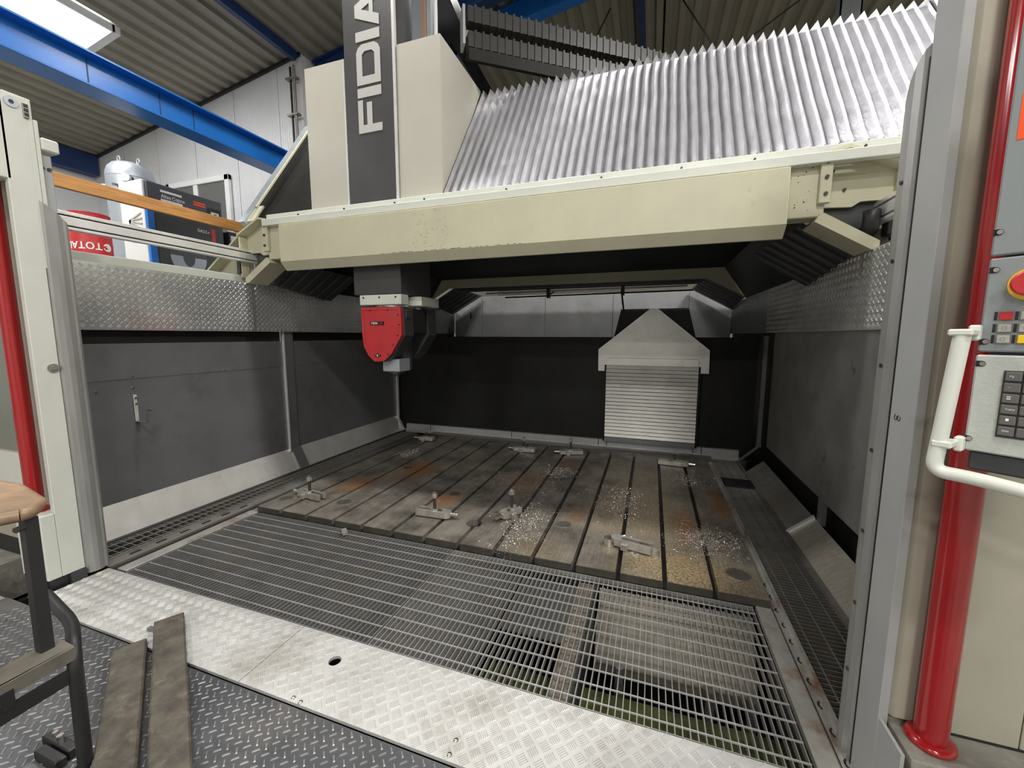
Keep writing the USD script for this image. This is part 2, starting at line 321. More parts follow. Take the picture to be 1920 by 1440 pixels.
# gable wall of white sandwich panels with a window
gw = thing('wall_back', 'white ribbed panel gable wall behind the compressor', 'wall', (-9, 6.2, 0), kind='structure')
edges = [-12.3, -11.2, -10.1, -8.95, -7.8, -6.68, -6.1]
for a, b in zip(edges, edges[1:]):
    pg = Polygon([(a+.006, 0), (b-.006, 0), (b-.006, roof_z(b)+.02), (a+.006, roof_z(a)+.02)])
    part('wall_panel', ext(pg, 6.2, 6.28, 'y'), panelw, gw)
    xs = np.arange(a+.05, b-.04, .055)
    part('panel_rib', cat(*[bx(x-.008, x+.008, 6.198, 6.201, 0, roof_z(x)-.06) for x in xs]), panelw, gw, kind='stuff')
part('flashing', ext([(-12.3, roof_z(-12.3)-.05), (-6.1, roof_z(-6.1)-.05), (-6.1, roof_z(-6.1)-.0), (-12.3, roof_z(-12.3)-.0)], 6.15, 6.195, 'y'), black, gw)
wl = thing('wall_left', 'pale panel side wall at the far left of the hall', 'wall', (-12.35, 0, 0), kind='structure')
for k in range(18):
    part('wall_panel', bx(-12.4, -12.3, -13+k*1.07, -13+k*1.07+1.06, 0, roof_z(-12.3)), panelw, wl)
part('eave_beam', bx(-12.29, -12.05, -13, 6.15, roof_z(-12.3)-.42, roof_z(-12.2)-.02), blue_d, wl)
struct('wall_right', bx(9, 9.1, -13, 16, 0, 7), panelw, 'plain pale side wall at the far right of the hall', 'wall')
struct('wall_front', ext([(-12.4, 0), (9, 0), (9, roof_z(9)), (0, roof_z(0)), (-12.4, roof_z(-12.4))], -13.1, -13, 'y'), panelw, 'plain pale wall at the near end of the hall', 'wall')
fw_ = thing('wall_far', 'ribbed beige wall closing the hall far behind the machine', 'wall', (0, 16, 0), kind='structure')
part('wall_panel', ext([(-6.1, 0), (9, 0), (9, roof_z(9)), (0, roof_z(0)), (-6.1, roof_z(-6.1))], 16, 16.1, 'y'), roofm, fw_)
part('wall_panel', bx(-6.2, -6.1, 6.28, 16, 0, roof_z(-6.1)), panelw, fw_)
# window
wn = thing('window_1', 'white framed two pane window in the panel gable wall', 'window', (-8.9, 6.17, 3.4), kind='structure')
for a, b, c, d in ((-9.82, -8.0, 4.64, 4.75), (-9.82, -8.0, 3.4, 3.5), (-9.82, -9.72, 3.4, 4.75), (-8.12, -8.0, 3.4, 4.75)):
    part('window_frame', cbx(a, b, 6.12, 6.19, c, d, .01), white_p, wn)
part('mullion', cbx(-9.02, -8.9, 6.125, 6.19, 3.5, 4.64, .01), white_p, wn)
part('pane', bx(-9.72, -9.02, 6.15, 6.165, 3.5, 4.64), glassy, wn); part('pane', bx(-8.9, -8.12, 6.15, 6.165, 3.5, 4.64), glassy, wn)

# mezzanine
struct('trim_1', bx(-12.29, -6.35, 1.0, 6.15, 2.35, 2.5), concrete, 'raised grey platform carrying the compressor and tank', 'platform')

# roof steel
def rafter(y, x0, x1, name, label, m, w=.18, h=.34):
    t = thing(name, label, 'beam', (x0, y, roof_z(x0)-h))
    for dz0, dz1, ww in ((0, .03, w), (.03, h-.03, .03), (h-.03, h, w)):
        part(('bottom_flange', 'web', 'top_flange')[0 if dz1 < .05 else (2 if dz0 > .1 else 1)], ext([(x0, roof_z(x0)-.02-h+dz0), (x1, roof_z(x1)-.02-h+dz0), (x1, roof_z(x1)-.02-h+dz1), (x0, roof_z(x0)-.02-h+dz1)], y-ww/2, y+ww/2, 'y'), m, t)
    return t
rafter(6.48, -6.05, -.1, 'roof_rafter', 'navy blue sloping roof beam starting at the end of the white gable wall', blue_d)
rafter(7.15, -4.2, -.1, 'roof_rafter', 'blue roof beam crossing above the cable chain', blue)
t = thing('ridge_beam', 'dark navy ridge beam running away under the roof above the bellows', 'beam', (-.39, 5, 7.3))
part('web', bx(-.40, -.38, -13, 9.7, 7.22, 7.46), blue_d, t); part('flange', bx(-.45, -.33, -13, 9.7, 7.2, 7.22), blue_d, t); part('end_plate', bx(-.46, -.32, 9.7, 9.72, 7.15, 7.46), black, t)
solo('purlin', cat(bx(-6.19, -6.10, -13, 6.1, roof_z(-6.1)-.17, roof_z(-6.1)-.02)), blue_d, 'thin blue purlin running along the roof beside the grey column', 'beam')
solo('steel_post', cat(bx(2.5, 2.52, 8, 8.18, 0, 7.05), bx(2.76, 2.78, 8, 8.18, 0, 7.05), bx(2.5, 2.78, 8.0, 8.02, 0, 7.05)), galvtank, 'galvanised channel post rising behind the bellows on the right', 'post')
for a, b, lab in (((-.92, 8, 7.32), (-1.5, 8, 6.3), 'thin dark tie rod slanting above the end of the cable chain'), ((.273, 8, 7.17), (1.06, 8, 5.9), 'thin dark tie rod falling to the right beside the ridge beam'),
                  ((1.964, 8, 6.77), (.6, 8, 5.95), 'thin dark tie rod rising to the right above the bellows'), ((-2.95, 8, 6.98), (-1.2, 8, 5.9), 'thin dark cable below the cable chain, in front of the roof')):
    solo('tie_rod', cyl(a, b, .013, 8), black, lab, 'rod', group='tie rods under the roof')
# roof light
def slab_roof(x0, x1, y0, y1, d0, d1): return ext([(x0, roof_z(x0)-d0), (x1, roof_z(x1)-d0), (x1, roof_z(x1)-d1), (x0, roof_z(x0)-d1)], y0, y1, 'y')
t = thing('roof_light', 'glaring white roof light at the upper left under the ribbed roof', 'light', (-8.45, 2.5, 6.0))
part('light_panel', slab_roof(-8.95, -7.97, .6, 4.42, .09, .07), sky_m, t)
for a, b, c, d in ((-8.98, -8.95, .57, 4.45), (-7.97, -7.94, .57, 4.45)): part('frame_rail', slab_roof(a, b, c, d, .10, .0), white_p, t)
part('frame_rail', slab_roof(-8.98, -7.94, 4.42, 4.52, .10, .0), white_p, t)

# blue crane beam
t = thing('crane_beam', 'bright blue overhead crane beam crossing the upper left', 'beam', (-6, -3, 4.28))
part('web', bx(-6.012, -5.988, -4, 6.1, 4.30, 4.62), blue, t)
part('top_flange', cbx(-6.15, -5.85, -4, 6.1, 4.62, 4.645, .004), blue, t); part('bottom_flange', cbx(-6.15, -5.85, -4, 6.1, 4.28, 4.302, .004), blue, t)
for y in (3.05, 3.75, 4.15): part('splice_seam', bx(-5.989, -5.984, y, y+.012, 4.31, 4.61), blue_d, t)
t = thing('conduit', 'vertical pipe with brackets at the right end of the gable wall', 'pipe', (-6.2, 6.08, 2.5))
part('pipe', cyl((-6.16, 6.08, 2.5), (-6.16, 6.08, 6.32), .025, 10), galv_d, t); part('pipe', cyl((-6.26, 6.10, 2.5), (-6.26, 6.10, 6.32), .018, 10), black, t)
for z in (4.6, 5.5, 6.1): part('clip', bx(-6.34, -6.1, 6.05, 6.14, z, z+.03), galv_d, t)

# air tank, compressor, drum, wood rail on the platform
t = thing('air_tank', 'tall galvanised air tank with lifting eyes on the platform', 'tank', (-8.66, 4.86, 2.5))
part('shell', lathe([(0, 0), (.30, 0), (.33, .05), (.33, 1.74), (.332, 1.76), (.33, 1.78), (.325, 1.83), (.30, 1.92), (.24, 1.99), (.14, 2.03), (0, 2.045)], (-8.66, 4.86, 2.5), 40), galvtank, t, 40)
part('weld_seam', lathe([(.33, 1.75), (.336, 1.76), (.33, 1.77)], (-8.66, 4.86, 2.5), 40), galvtank, t, 40)
for dx, dy in ((.02, -.16), (.2, .02)): part('lifting_eye', tube([(-8.66+dx+.035*math.sin(a), 4.86+dy, 4.50+.05-.045*math.cos(a)) for a in np.linspace(0, 2*math.pi, 14)], .012, 8), galvtank, t, 40)
part('nozzle', cyl((-8.5, 4.56, 4.08), (-8.36, 4.44, 4.03), .022, 10), galv_d, t, 40); part('nozzle', cyl((-8.93, 4.66, 4.15), (-9.03, 4.59, 4.12), .03, 10), galvtank, t, 40)
g_ = part('pressure_gauge', cyl((-8.36, 4.66, 4.18), (-8.30, 4.58, 4.18), .06, 20), white_p, t, 40)
part('gauge_rim', cyl((-8.37, 4.67, 4.18), (-8.335, 4.63, 4.18), .068, 20), black, g_, 40)

t = thing('compressor', 'dark grey screw compressor cabinet with white end panel and small screen', 'compressor', (-7.92, 5.0, 2.5))
part('cabinet', cbx(-8.22, -7.62, 4.47, 5.66, 2.55, 4.02, .01), comp_d, t)
part('end_panel', cbx(-8.23, -7.66, 4.43, 4.472, 2.56, 4.03, .01), comp_w, t, label='white sheet end panel')
part('corner_strip', bx(-7.66, -7.60, 4.44, 4.53, 2.52, 3.63), blue, t, label='blue corner strip')
part('front_door', cbx(-7.625, -7.600, 4.56, 5.55, 2.62, 3.56, .006), dark, t)
for z0, z1 in ((3.90, 3.935), (3.76, 3.795)): part('badge_stripe', bx(-7.62, -7.612, 4.66, 4.98, z0, z1), print_w, t)
def on_x(m, x, y, z, s=1):    # lettering (in xy) stood on a face looking to +x, reading along +y
    v = np.asarray(m.vertices); return np.c_[x + v[:, 2], y + v[:, 0]*s, z + v[:, 1]], np.asarray(m.faces)
part('maker_name', on_x(meshkit.text_mesh('Atlas Copco', .055, .004), -7.618, 4.665, 3.815, .82), print_w, t)
part('warning_sticker', bx(-7.62, -7.613, 5.16, 5.36, 3.88, 3.91), orange, t); part('warning_sticker', bx(-7.62, -7.613, 5.16, 5.36, 3.84, 3.87), orange, t)
s_ = part('controller', cbx(-7.63, -7.60, 5.40, 5.62, 3.62, 3.86, .008), black, t); part('screen', bx(-7.605, -7.597, 5.44, 5.58, 3.66, 3.80), screen_m, s_)
part('screen_window', bx(-7.598, -7.595, 5.49, 5.54, 3.69, 3.77), comp_d, s_)
part('model_plate', on_x(meshkit.text_mesh('GA11+', .05, .004), -7.60, 5.18, 3.40, .9), print_w, t)
part('red_label', bx(-7.602, -7.596, 5.42, 5.49, 3.22, 3.50), redm, t)
th = np.linspace(0, 2*np.pi, 40)
part('round_emblem', ext(Polygon([(5.0+.30*math.cos(a), 2.93+.33*math.sin(a)) for a in th]), -7.604, -7.596, 'x'), comp_d, t)
part('emblem_arc', ext(Polygon([(5.0+.29*math.cos(a), 2.93+.32*math.sin(a)) for a in np.linspace(math.pi, 2*math.pi, 20)] + [(5.0+.10*math.cos(a), 2.93+.16*math.sin(a)) for a in np.linspace(2*math.pi, math.pi, 20)]), -7.598, -7.592, 'x'), pale_steel, t)
part('drip_cloth', cat(*[bar((-8.02, 4.425, 3.42), (-8.02+.30*math.cos(a), 4.425, 3.42+.34*math.sin(a)), .02, .02) for a in np.linspace(.3, -1.4, 8)]), ivory, t)
t2 = thing('side_cabinet', 'small black switch box with pale front beside the compressor', 'box', (-7.7, 5.85, 3.2))
part('box', cbx(-7.95, -7.55, 5.72, 5.98, 2.5, 3.52, .01), black, t2); part('front', bx(-7.56, -7.54, 5.74, 5.95, 3.3, 3.45), print_w, t2)

dc, dr = (-7.12, 3.47), .205
t = thing('oil_drum', 'red oil drum standing upside down, white inverted lettering and white lower band', 'drum', (*dc, 2.5))
part('body', lathe([(0, .0), (dr, 0), (dr, .28), (dr*1.02, .29), (dr, .30), (dr, .52), (dr*1.025, .535), (dr, .55), (dr, .645), (dr*1.03, .66), (dr*1.03, .675), (dr*.96, .68), (dr*.95, .655), (0, .65)], (*dc, 2.5), 48), redm, t, 40)
part('white_band', lathe([(dr+.002, .02), (dr+.002, .14)], (*dc, 2.5), 48), white_p, t, True)
def wrap(m, a0, z0, flip=True, r=dr+.002):
    v = np.asarray(m.vertices).copy(); s = -1 if flip else 1
    a = a0 + v[:, 0]*s/r
    rr = r + v[:, 2]
    return np.c_[dc[0]+rr*np.cos(a), dc[1]+rr*np.sin(a), z0 + s*v[:, 1]], np.asarray(m.faces)
face = math.atan2(0-3.47, 0+7.12)      # towards the viewer
def wrapped_text(txt, h, start):
    # inverted lettering: reads from right to left with the letters on their heads
    m = meshkit.text_mesh(txt, h, .003, True).subdivide_to_size(.02)
    return wrap(m, start, 2.79, True)
part('lettering', wrapped_text('TOTAL', .082, face+.50), print_w, t)
lg = Polygon([(.05*math.cos(a), .05*math.sin(a)) for a in th]).difference(Polygon([(.012+.03*math.cos(a), .002+.027*math.sin(a)) for a in th])).difference(Polygon([(0, 0), (.06, .012), (.06, -.016)]))
lg = lg.union(Polygon([(.006+.018*math.cos(a), .018*math.sin(a)) for a in th]).difference(Polygon([(.014+.014*math.cos(a), .006+.012*math.sin(a)) for a in th])))
def lgm():
    ms = [trimesh.creation.extrude_polygon(g, .003, engine='earcut') for g in getattr(lg, 'geoms', [lg])]
    m = trimesh.util.concatenate(ms).subdivide_to_size(.02); return wrap(m, face+.78, 2.75, True)
part('swirl_mark', lgm(), print_w, t)

t = thing('wooden_rail', 'orange brown pine plank rail in front of the compressor', 'rail', (-5, 2.6, 2.9))
part('plank', cbx(-5.03, -4.985, 1.3, 4.1, 2.895, 3.015, .004), wood, t)
part('post', cbx(-5.10, -5.032, 4.0, 4.08, 0, 3.015, .004), wood, t)
part('post', cbx(-5.10, -5.032, 1.32, 1.40, 0, 3.015, .004), wood, t)

# ================================================================== FLOOR IN FRONT
def lattice(u0, u1, v0, v1, p):
    nu, nv = int((u1-u0)/p), int((v1-v0)/p)
    I, J = np.meshgrid(np.arange(nu), np.arange(nv), indexing='ij')
    return np.c_[(u0 + (I+.5)*(u1-u0)/nu).ravel(), (v0 + (J+.5)*(v1-v0)/nv).ravel()], ((I+J) % 2).ravel()
EX, EY, EZ = np.eye(3)
def diag(u0, u1, v0, v1, q):
    nu, nv = int((u1-u0)/q), int((v1-v0)/q); P, K_ = [], []
    for k, o in ((0, .25), (1, .75)):
        I, J = np.meshgrid(np.arange(nu), np.arange(nv), indexing='ij')
        P.append(np.c_[(u0 + (I+o)*(u1-u0)/nu).ravel(), (v0 + (J+o)*(v1-v0)/nv).ravel()]); K_.append(np.full(nu*nv, k))
    return np.vstack(P), np.concatenate(K_)
def five_bar_plate(x0, x1, y0, y1, label, holes=()):
    t = thing('chequer_plate', label, 'floor plate', ((x0+x1)/2, (y0+y1)/2, -.01), group='aluminium five bar floor plates')
    pg = sbox(x0, y0, x1, y1)
    for h in holes: pg = pg.difference(Point(h[:2]).buffer(h[2], 12))
    part('plate', ext(pg, -.012, .003, 'z'), alu_plate, t)
    C, k = diag(x0+.006, x1-.006, y0+.004, y1-.004, .068)
    CC, A = [], []
    for s in (0, 1):
        c = C[k == s]; a = math.pi/4 if s == 0 else -math.pi/4
        n = np.array([-math.sin(a), math.cos(a)])
        for j in range(-2, 3): CC.append(c + n*j*.0084); A.append(np.full(len(c), a))
    CC = np.vstack(CC); A = np.concatenate(A); ok = np.ones(len(CC), bool)
    for h in holes: ok &= np.hypot(CC[:, 0]-h[0], CC[:, 1]-h[1]) > h[2]+.018
    part('raised_bars', bars(CC[ok], A[ok], .036, .0056, .0030, (0, 0, .003), EX, EY, EZ), alu_plate, t, kind='stuff')
    return t
five_bar_plate(-3.48, -1.752, 1.2, 1.582, 'dusty left sheet of aluminium five bar floor plate beside the stool')
t = five_bar_plate(-1.748, .70, 1.2, 1.582, 'long bright sheet of aluminium five bar floor plate with a round hole', [(-1.416, 1.444, .030)])
for x, y in ((-.669, 1.222), (-.67, 1.28), (-1.438, 1.217), (-1.39, 1.21)): part('rivet', lathe([(0, .007), (.006, .0065), (.010, .004), (.011, 0)], (x, y, .003), 12), bright, t, True)
t = thing('tread_plate', 'dark steel tread floor with teardrop bars in the foreground', 'floor plate', (-1.2, .3, -.02))
part('plate', bx(-3.7, 1.0, -1.2, 1.193, -.022, -.010), tread, t)
C, k = diag(-3.5, .4, .35, 1.187, .047)
part('raised_bars', bars(C, np.where(k == 0, math.pi/4, -math.pi/4), .030, .0085, .0028, (0, 0, -.010), EX, EY, EZ), tread_bar, t, kind='stuff')
# loose chips on the floor
def chips(cx, cy, rx, ry, n, z, size=.006, seed=1, heap=.0):
    g = np.random.default_rng(seed); q = g.normal(size=(n, 2))*.48; q += (g.random((n, 2))-.5)*.5; rr = np.clip(np.hypot(q[:, 0], q[:, 1]), 0, 1.4)
    w = meshkit.noise(np.c_[cx*7+q[:, 0]*3, cy*5+q[:, 1]*3, 0*q[:, 0]], seed)
    q *= (.75+.5*w)[:, None]; x = cx + rx*q[:, 0]; y = cy + ry*q[:, 1]; zz = z + heap*np.clip(1-rr, 0, 1)*g.random(n)
    s = size*(.4+g.random(n)*1.2); d = g.normal(size=(n, 3)); d[:, 2] = np.abs(d[:, 2])*.5; d /= np.linalg.norm(d, axis=1, keepdims=True)
    e = np.cross(d, g.normal(size=(n, 3))); e /= np.linalg.norm(e, axis=1, keepdims=True); f = np.cross(d, e)
    P = np.c_[x, y, zz]
    V = np.stack([P - d*s[:, None], P + d*s[:, None], P + e*s[:, None]*.6 + [0, 0, .001], P + f*s[:, None]*.35], 1)
    V[..., 2] = np.maximum(V[..., 2], z)
    Fc = np.array([[0, 1, 2], [0, 2, 3], [0, 3, 1], [1, 3, 2]])
    return V.reshape(-1, 3), (Fc[None] + (np.arange(n)*4)[:, None, None]).reshape(-1, 3)
solo('floor_swarf', cat(chips(-2.6, .95, .75, .4, 260, -.009, .0045, 11), chips(-3.3, 1.15, .3, .3, 120, -.009, .005, 12)), chipm, 'small bright metal chips strewn on the dark floor near the stool', 'swarf', kind='stuff')

# planks
def plank(p, q, w, th, label, lift=0.):
    p, q = np.array(p, float), np.array(q, float); d = q-p; n = np.array([-d[1], d[0], 0])/np.hypot(*d[:2])
    t = thing('wooden_plank', label, 'plank', (*((p+q)/2)[:2], -.01), group='planks on the floor')
    pr = []
    pts = [p-n*w/2, p+n*w/2, q+n*w/2, q-n*w/2]
    c = .007
    u = d/np.linalg.norm(d); P = []
    for o, s in ((p, 1), (q, -1)):
        for a in (-1, 1):
            for zz, ins in ((0, 0), (th-c, 0), (th, c)):
                P.append(o + n*a*(w/2-ins) + u*s*ins + np.array([0, 0, zz]))
    h = trimesh.convex.convex_hull(np.array(P)); part('board', (np.asarray(h.vertices), np.asarray(h.faces)), old_wood, t)
    part('end_grain', bar(p+np.array([0, 0, th/2])-u*.0005, p+np.array([0, 0, th/2])+u*.0, w*.97, th*.9), old_wood, t)
    return t
plank((-2.46, 1.345, .006), (-1.22, .60, .006), .128, .048, 'brown scuffed wooden plank lying farther right, its end on the aluminium plate')
plank((-2.44, 1.155, -.009), (-1.36, .50, -.009), .128, .055, 'dark oily wooden plank on the tread floor, nearest the stool')
solo('steel_angle', cat(bar((-2.53, 1.285, .012), (-2.38, 1.29, .012), .02, .016)), steel, 'short steel bar end sticking out between the two planks', 'bar')

# stool
t = thing('work_stool', 'black tubular steel work stool with worn plywood seat, cut off at the left', 'stool', (-2.2, .6, -.01))
leg = (-2.052, .735)
seat = Polygon([(-2.082, .730), (-2.160, .782), (-2.43, .830), (-2.78, .81), (-2.63, .31), (-2.23, .41)]).buffer(.022, 6)
v, f = ext(seat, .955, .992, 'z'); part('seat', (v, f), ply, t, label='worn plywood seat')
ring_pts = np.array(seat.exterior.coords)
part('seat_edge', tube([(x, y, .973) for x, y in ring_pts[:-1]] + [(ring_pts[0][0], ring_pts[0][1], .973)], .0225, 10), ply, t, True)
def sq(p, q, w): return bar(p, q, w, w)
part('leg', sq((-2.07, .742, .955), (-2.00, .712, .485), .036), black, t); part('leg', sq((-2.45, .32, .955), (-2.40, .30, -.009), .036), black, t); part('leg', sq((-2.75, .55, .955), (-2.75, .55, -.008), .036), black, t)
part('foot_ring', tube(fillet([(-2.46, .90, .475), (-2.10, .83, .475), (-1.925, .752, .475), (-1.905, .735, .012), (-1.95, .66, .012), (-2.3, .40, .012)], .09, 7), .021, 14), black, t, True)
part('foot_rest', cat(ext([(-1.925, .755), (-1.915, .45), (-2.01, .45), (-2.035, .70), (-2.06, .76)], .474, .487, 'z'), bx(-1.926, -1.914, .45, .752, .440, .487)), foot_m, t)
part('rung', bar((-1.925, .742, .385), (-1.915, .48, .385), .014, .05), black, t)
part('strut', bar((-1.925, .585, .40), (-1.925, .585, .46), .03, .03), black, t)
part('seat_bolt', cyl((-2.055, .722, .93), (-2.045, .700, .93), .011, 8), bolt_m, t)
# things on the floor under the stool
t = thing('clamp_jaw', 'small black steel clamp piece on the floor under the stool', 'clamp', (-2.1, .75, -.009))
part('jaw', cat(cbx(-2.21, -2.03, .742, .775, -.009, .03, .004), cbx(-2.16, -2.02, .70, .735, -.009, .028, .004)), black, t); part('screw', cyl((-2.12, .76, .028), (-2.12, .76, .05), .011, 10), bright, t); part('screw', cyl((-2.165, .765, .028), (-2.165, .765, .044), .009, 10), bright, t)
def film(x0, x1, y0, y1, n=26):
    u, w = np.meshgrid(np.linspace(0, 1, n), np.linspace(0, 1, n), indexing='ij'); P = np.stack([x0+(x1-x0)*u, y0+(y1-y0)*w, 0*u], -1)
    P[..., 2] = -.008 + .05*meshkit.fbm(P*9+3, 3, 5)*np.sin(np.pi*u)**.5*np.sin(np.pi*w)**.5
    v = P.reshape(-1, 3); i = np.arange(n*n).reshape(n, n); q = np.stack([i[:-1, :-1], i[1:, :-1], i[1:, 1:], i[:-1, 1:]], -1).reshape(-1, 4)
    return v, np.vstack([q[:, [0, 1, 2]], q[:, [0, 2, 3]]])
solo('plastic_film', film(-2.16, -1.95, .40, .70), clothm, 'crumpled grey plastic film on the floor below the stool', 'plastic sheet', smooth=True)

# ================================================================== PIT AND GRATINGS
t = thing('machine_pit', 'dark pit below the front floor grating with mossy edge and chip trays', 'pit', (-1.4, 2.2, -1.0))
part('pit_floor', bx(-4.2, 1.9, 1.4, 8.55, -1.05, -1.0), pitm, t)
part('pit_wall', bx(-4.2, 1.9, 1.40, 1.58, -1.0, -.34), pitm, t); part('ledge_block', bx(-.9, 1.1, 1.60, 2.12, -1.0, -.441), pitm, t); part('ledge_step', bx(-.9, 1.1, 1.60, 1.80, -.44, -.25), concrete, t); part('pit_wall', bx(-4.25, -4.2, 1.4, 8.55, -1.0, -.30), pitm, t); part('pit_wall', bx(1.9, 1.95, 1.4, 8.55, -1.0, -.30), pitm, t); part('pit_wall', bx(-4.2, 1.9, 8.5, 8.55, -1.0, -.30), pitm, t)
part('mossy_ledge', bx(-.9, 1.1, 1.82, 2.12, -.44, -.40), moss, t, label='green moss on the concrete ledge')
part('kerb', bx(-3.5, 1.05, 1.585, 1.625, -.20, -.045), galv_d, t)
part('chip_tray', bx(-3.32, -.78, 1.63, 2.58, -.11, -.10), tray_m, t); part('chip_tray', bx(-.78, -.40, 2.05, 2.58, -.11, -.10), tray_m, t)
for x in (-2.55, -1.98, -1.36, -.80): part('tray_joint', bx(x-.012, x+.012, 1.63, 2.58, -.10, -.085), black, t)
part('support_beam', bx(-.385, -.305, 1.63, 2.58, -.16, -.06), old_frame, t); part('support_web', bx(-.30, -.275, 1.63, 2.58, -.30, -.05), dark, t)
part('chute', ext([(2.58, -.07), (2.58, -.09), (2.36, -.42), (2.345, -.41)], -.26, .64, 'x'), chute_m, t)
part('chute_lip', bx(-.26, .64, 2.335, 2.347, -.46, -.405), chute_m, t)
for x in np.arange(-.24, .64, .055): part('chute_rib', ext([(2.575, -.062), (2.575, -.072), (2.352, -.405), (2.342, -.40)], x, x+.014, 'x'), chute_m, t)
part('table_base', bx(-3.32, .74, 2.60, 5.5, -1.0, -.022), black, t)
for x in (-.1, .38, .58): part('pit_pipe', cyl((x, 2.22, -1.0), (x, 2.22, -.3), .025, 10), galv_d, t)

def grating(name, label, x0, x1, y0, y1, pitch_b, pitch_c, along, m=galv, hb=.03, tb=.0045, tc=.0048, zc=0.):
    """bearing bars run 'along' ('y' or 'x'); cross bars lie on top the other way"""
    t = thing(name, label, 'grating', ((x0+x1)/2, (y0+y1)/2, -hb))
    B = []; C = []
    if along == 'y':
        for x in np.linspace(x0+tb, x1-tb, max(2, int(round((x1-x0)/pitch_b))+1)): B.append(bx(x-tb/2, x+tb/2, y0, y1, -hb, 0))
        for y in np.arange(y0+pitch_c*.5, y1, pitch_c): C.append(bx(x0, x1, y-tc/2, y+tc/2, -.006, .0012+zc))
        E_ = [bx(x0, x1, y0-.004, y0, -hb, .001), bx(x0, x1, y1, y1+.004, -hb, .001)]
    else:
        for y in np.arange(y0+pitch_b*.5, y1, pitch_b): B.append(bx(x0, x1, y-tb/2, y+tb/2, -hb, 0))
        for x in np.arange(x0+pitch_c*.5, x1, pitch_c): C.append(bx(x-tc/2, x+tc/2, y0, y1, -.006, .0012+zc))
        E_ = [bx(x0-.004, x0, y0, y1, -hb, .001), bx(x1, x1+.004, y0, y1, -hb, .001)]
    part('bearing_bars', cat(*B), m, t, kind='stuff'); part('cross_bars', cat(*C), galv_c if m in (galv, galv_r) else m, t, kind='stuff')
    for e in E_: part('end_band', e, m, t)
    return t
grating('floor_grating', 'left half of the galvanised floor grating between chequer plate and T-slot table', -3.305, -1.345, 1.592, 2.575, .03, .088, 'y')
grating('floor_grating', 'right half of the galvanised floor grating, over the open mossy pit', -1.337, .635, 1.592, 2.575, .03, .088, 'y', galv_r)
grating('side_grating', 'narrow grating strip along the foot of the left enclosure wall', -3.885, -3.615, 1.60, 5.72, .055, .088, 'x', galv_d, .03, .005, .008)
grating('side_grating', 'narrow serrated grating strip along the foot of the right enclosure wall', .80, 1.085, 1.60, 5.72, .033, .092, 'x', galv_d, .03, .005, .006)
for nm, X, sgn, lab in (('a', (-3.612, -3.505, -3.42, -3.325), 1, 'left worn steel frame rail between side grating and floor grating'), ('b', (.79, .735, .735, .65), -1, 'right rusty steel frame rail between table and side grating')):
    t = thing('frame_rail', lab, 'rail', ((X[0]+X[3])/2, 3.5, -.05))
    if sgn > 0:
        part('flange', bx(X[0], X[1], 1.60, 5.6, -.05, -.004), galv_d, t); part('rim', bx(X[0], X[0]+.012, 1.60, 5.6, -.05, .012), galv_d, t)
        part('cover_strip', cbx(X[2], X[3], 1.60, 2.585, -.03, .004, .003), frame_m, t); part('inner_strip', bx(X[2], -3.335, 2.585, 5.6, -.05, .0), galv_d, t); part('gap', bx(X[1], X[2], 1.60, 5.6, -.05, -.02), black, t)
        for y in np.arange(1.75, 2.7, .17): part('slot', bx(X[0]+.03, X[0]+.055, y, y+.07, -.0045, -.002), black, t)
    else:
        part('cover_strip', cbx(X[3], X[2]-.003, 1.58, 2.60, -.03, .004, .003), frame_m, t); part('flange', bx(X[1], X[0], 1.58, 5.6, -.05, -.004), frame_m, t); part('rim', bx(X[0]-.008, X[0]+.004, 1.58, 5.6, -.05, .022), frame_m, t)
        part('groove', bx(X[1]+.002, X[1]+.006, 1.6, 2.6, -.0045, -.002), black, t)
        for y in np.arange(1.68, 2.9, .13): part('slot', cat(*[bx(X[1]+.018+.006*k*k*.25, X[1]+.025+.006*k*k*.25, y+.008*k, y+.008*k+.009, -.0045, -.002) for k in range(-2, 3)]), black, t)
solo('kerb_strip', cat(bx(1.09, 1.12, 1.6, 5.7, -.03, .012)), galv_d, 'low steel edge between the right side grating and its sloped sheet', 'strip')
solo('kerb_strip', cat(bx(-3.93, -3.89, 1.6, 5.7, -.03, .008)), black, 'low dark edge between the left side grating and its sloped sheet', 'strip')
solo('cover_plate', bx(.80, 1.10, 4.70, 4.95, .002, .014), black, 'flat black plate lying across the right side grating', 'plate')
solo('metal_scrap', ob((-2.30, 2.52, .012), ((.75, -.66, 0), (.66, .75, 0), (0, 0, 1)), (.05, .02, .008)), clampm, 'small flat steel offcut on the grating below the table edge', 'scrap')

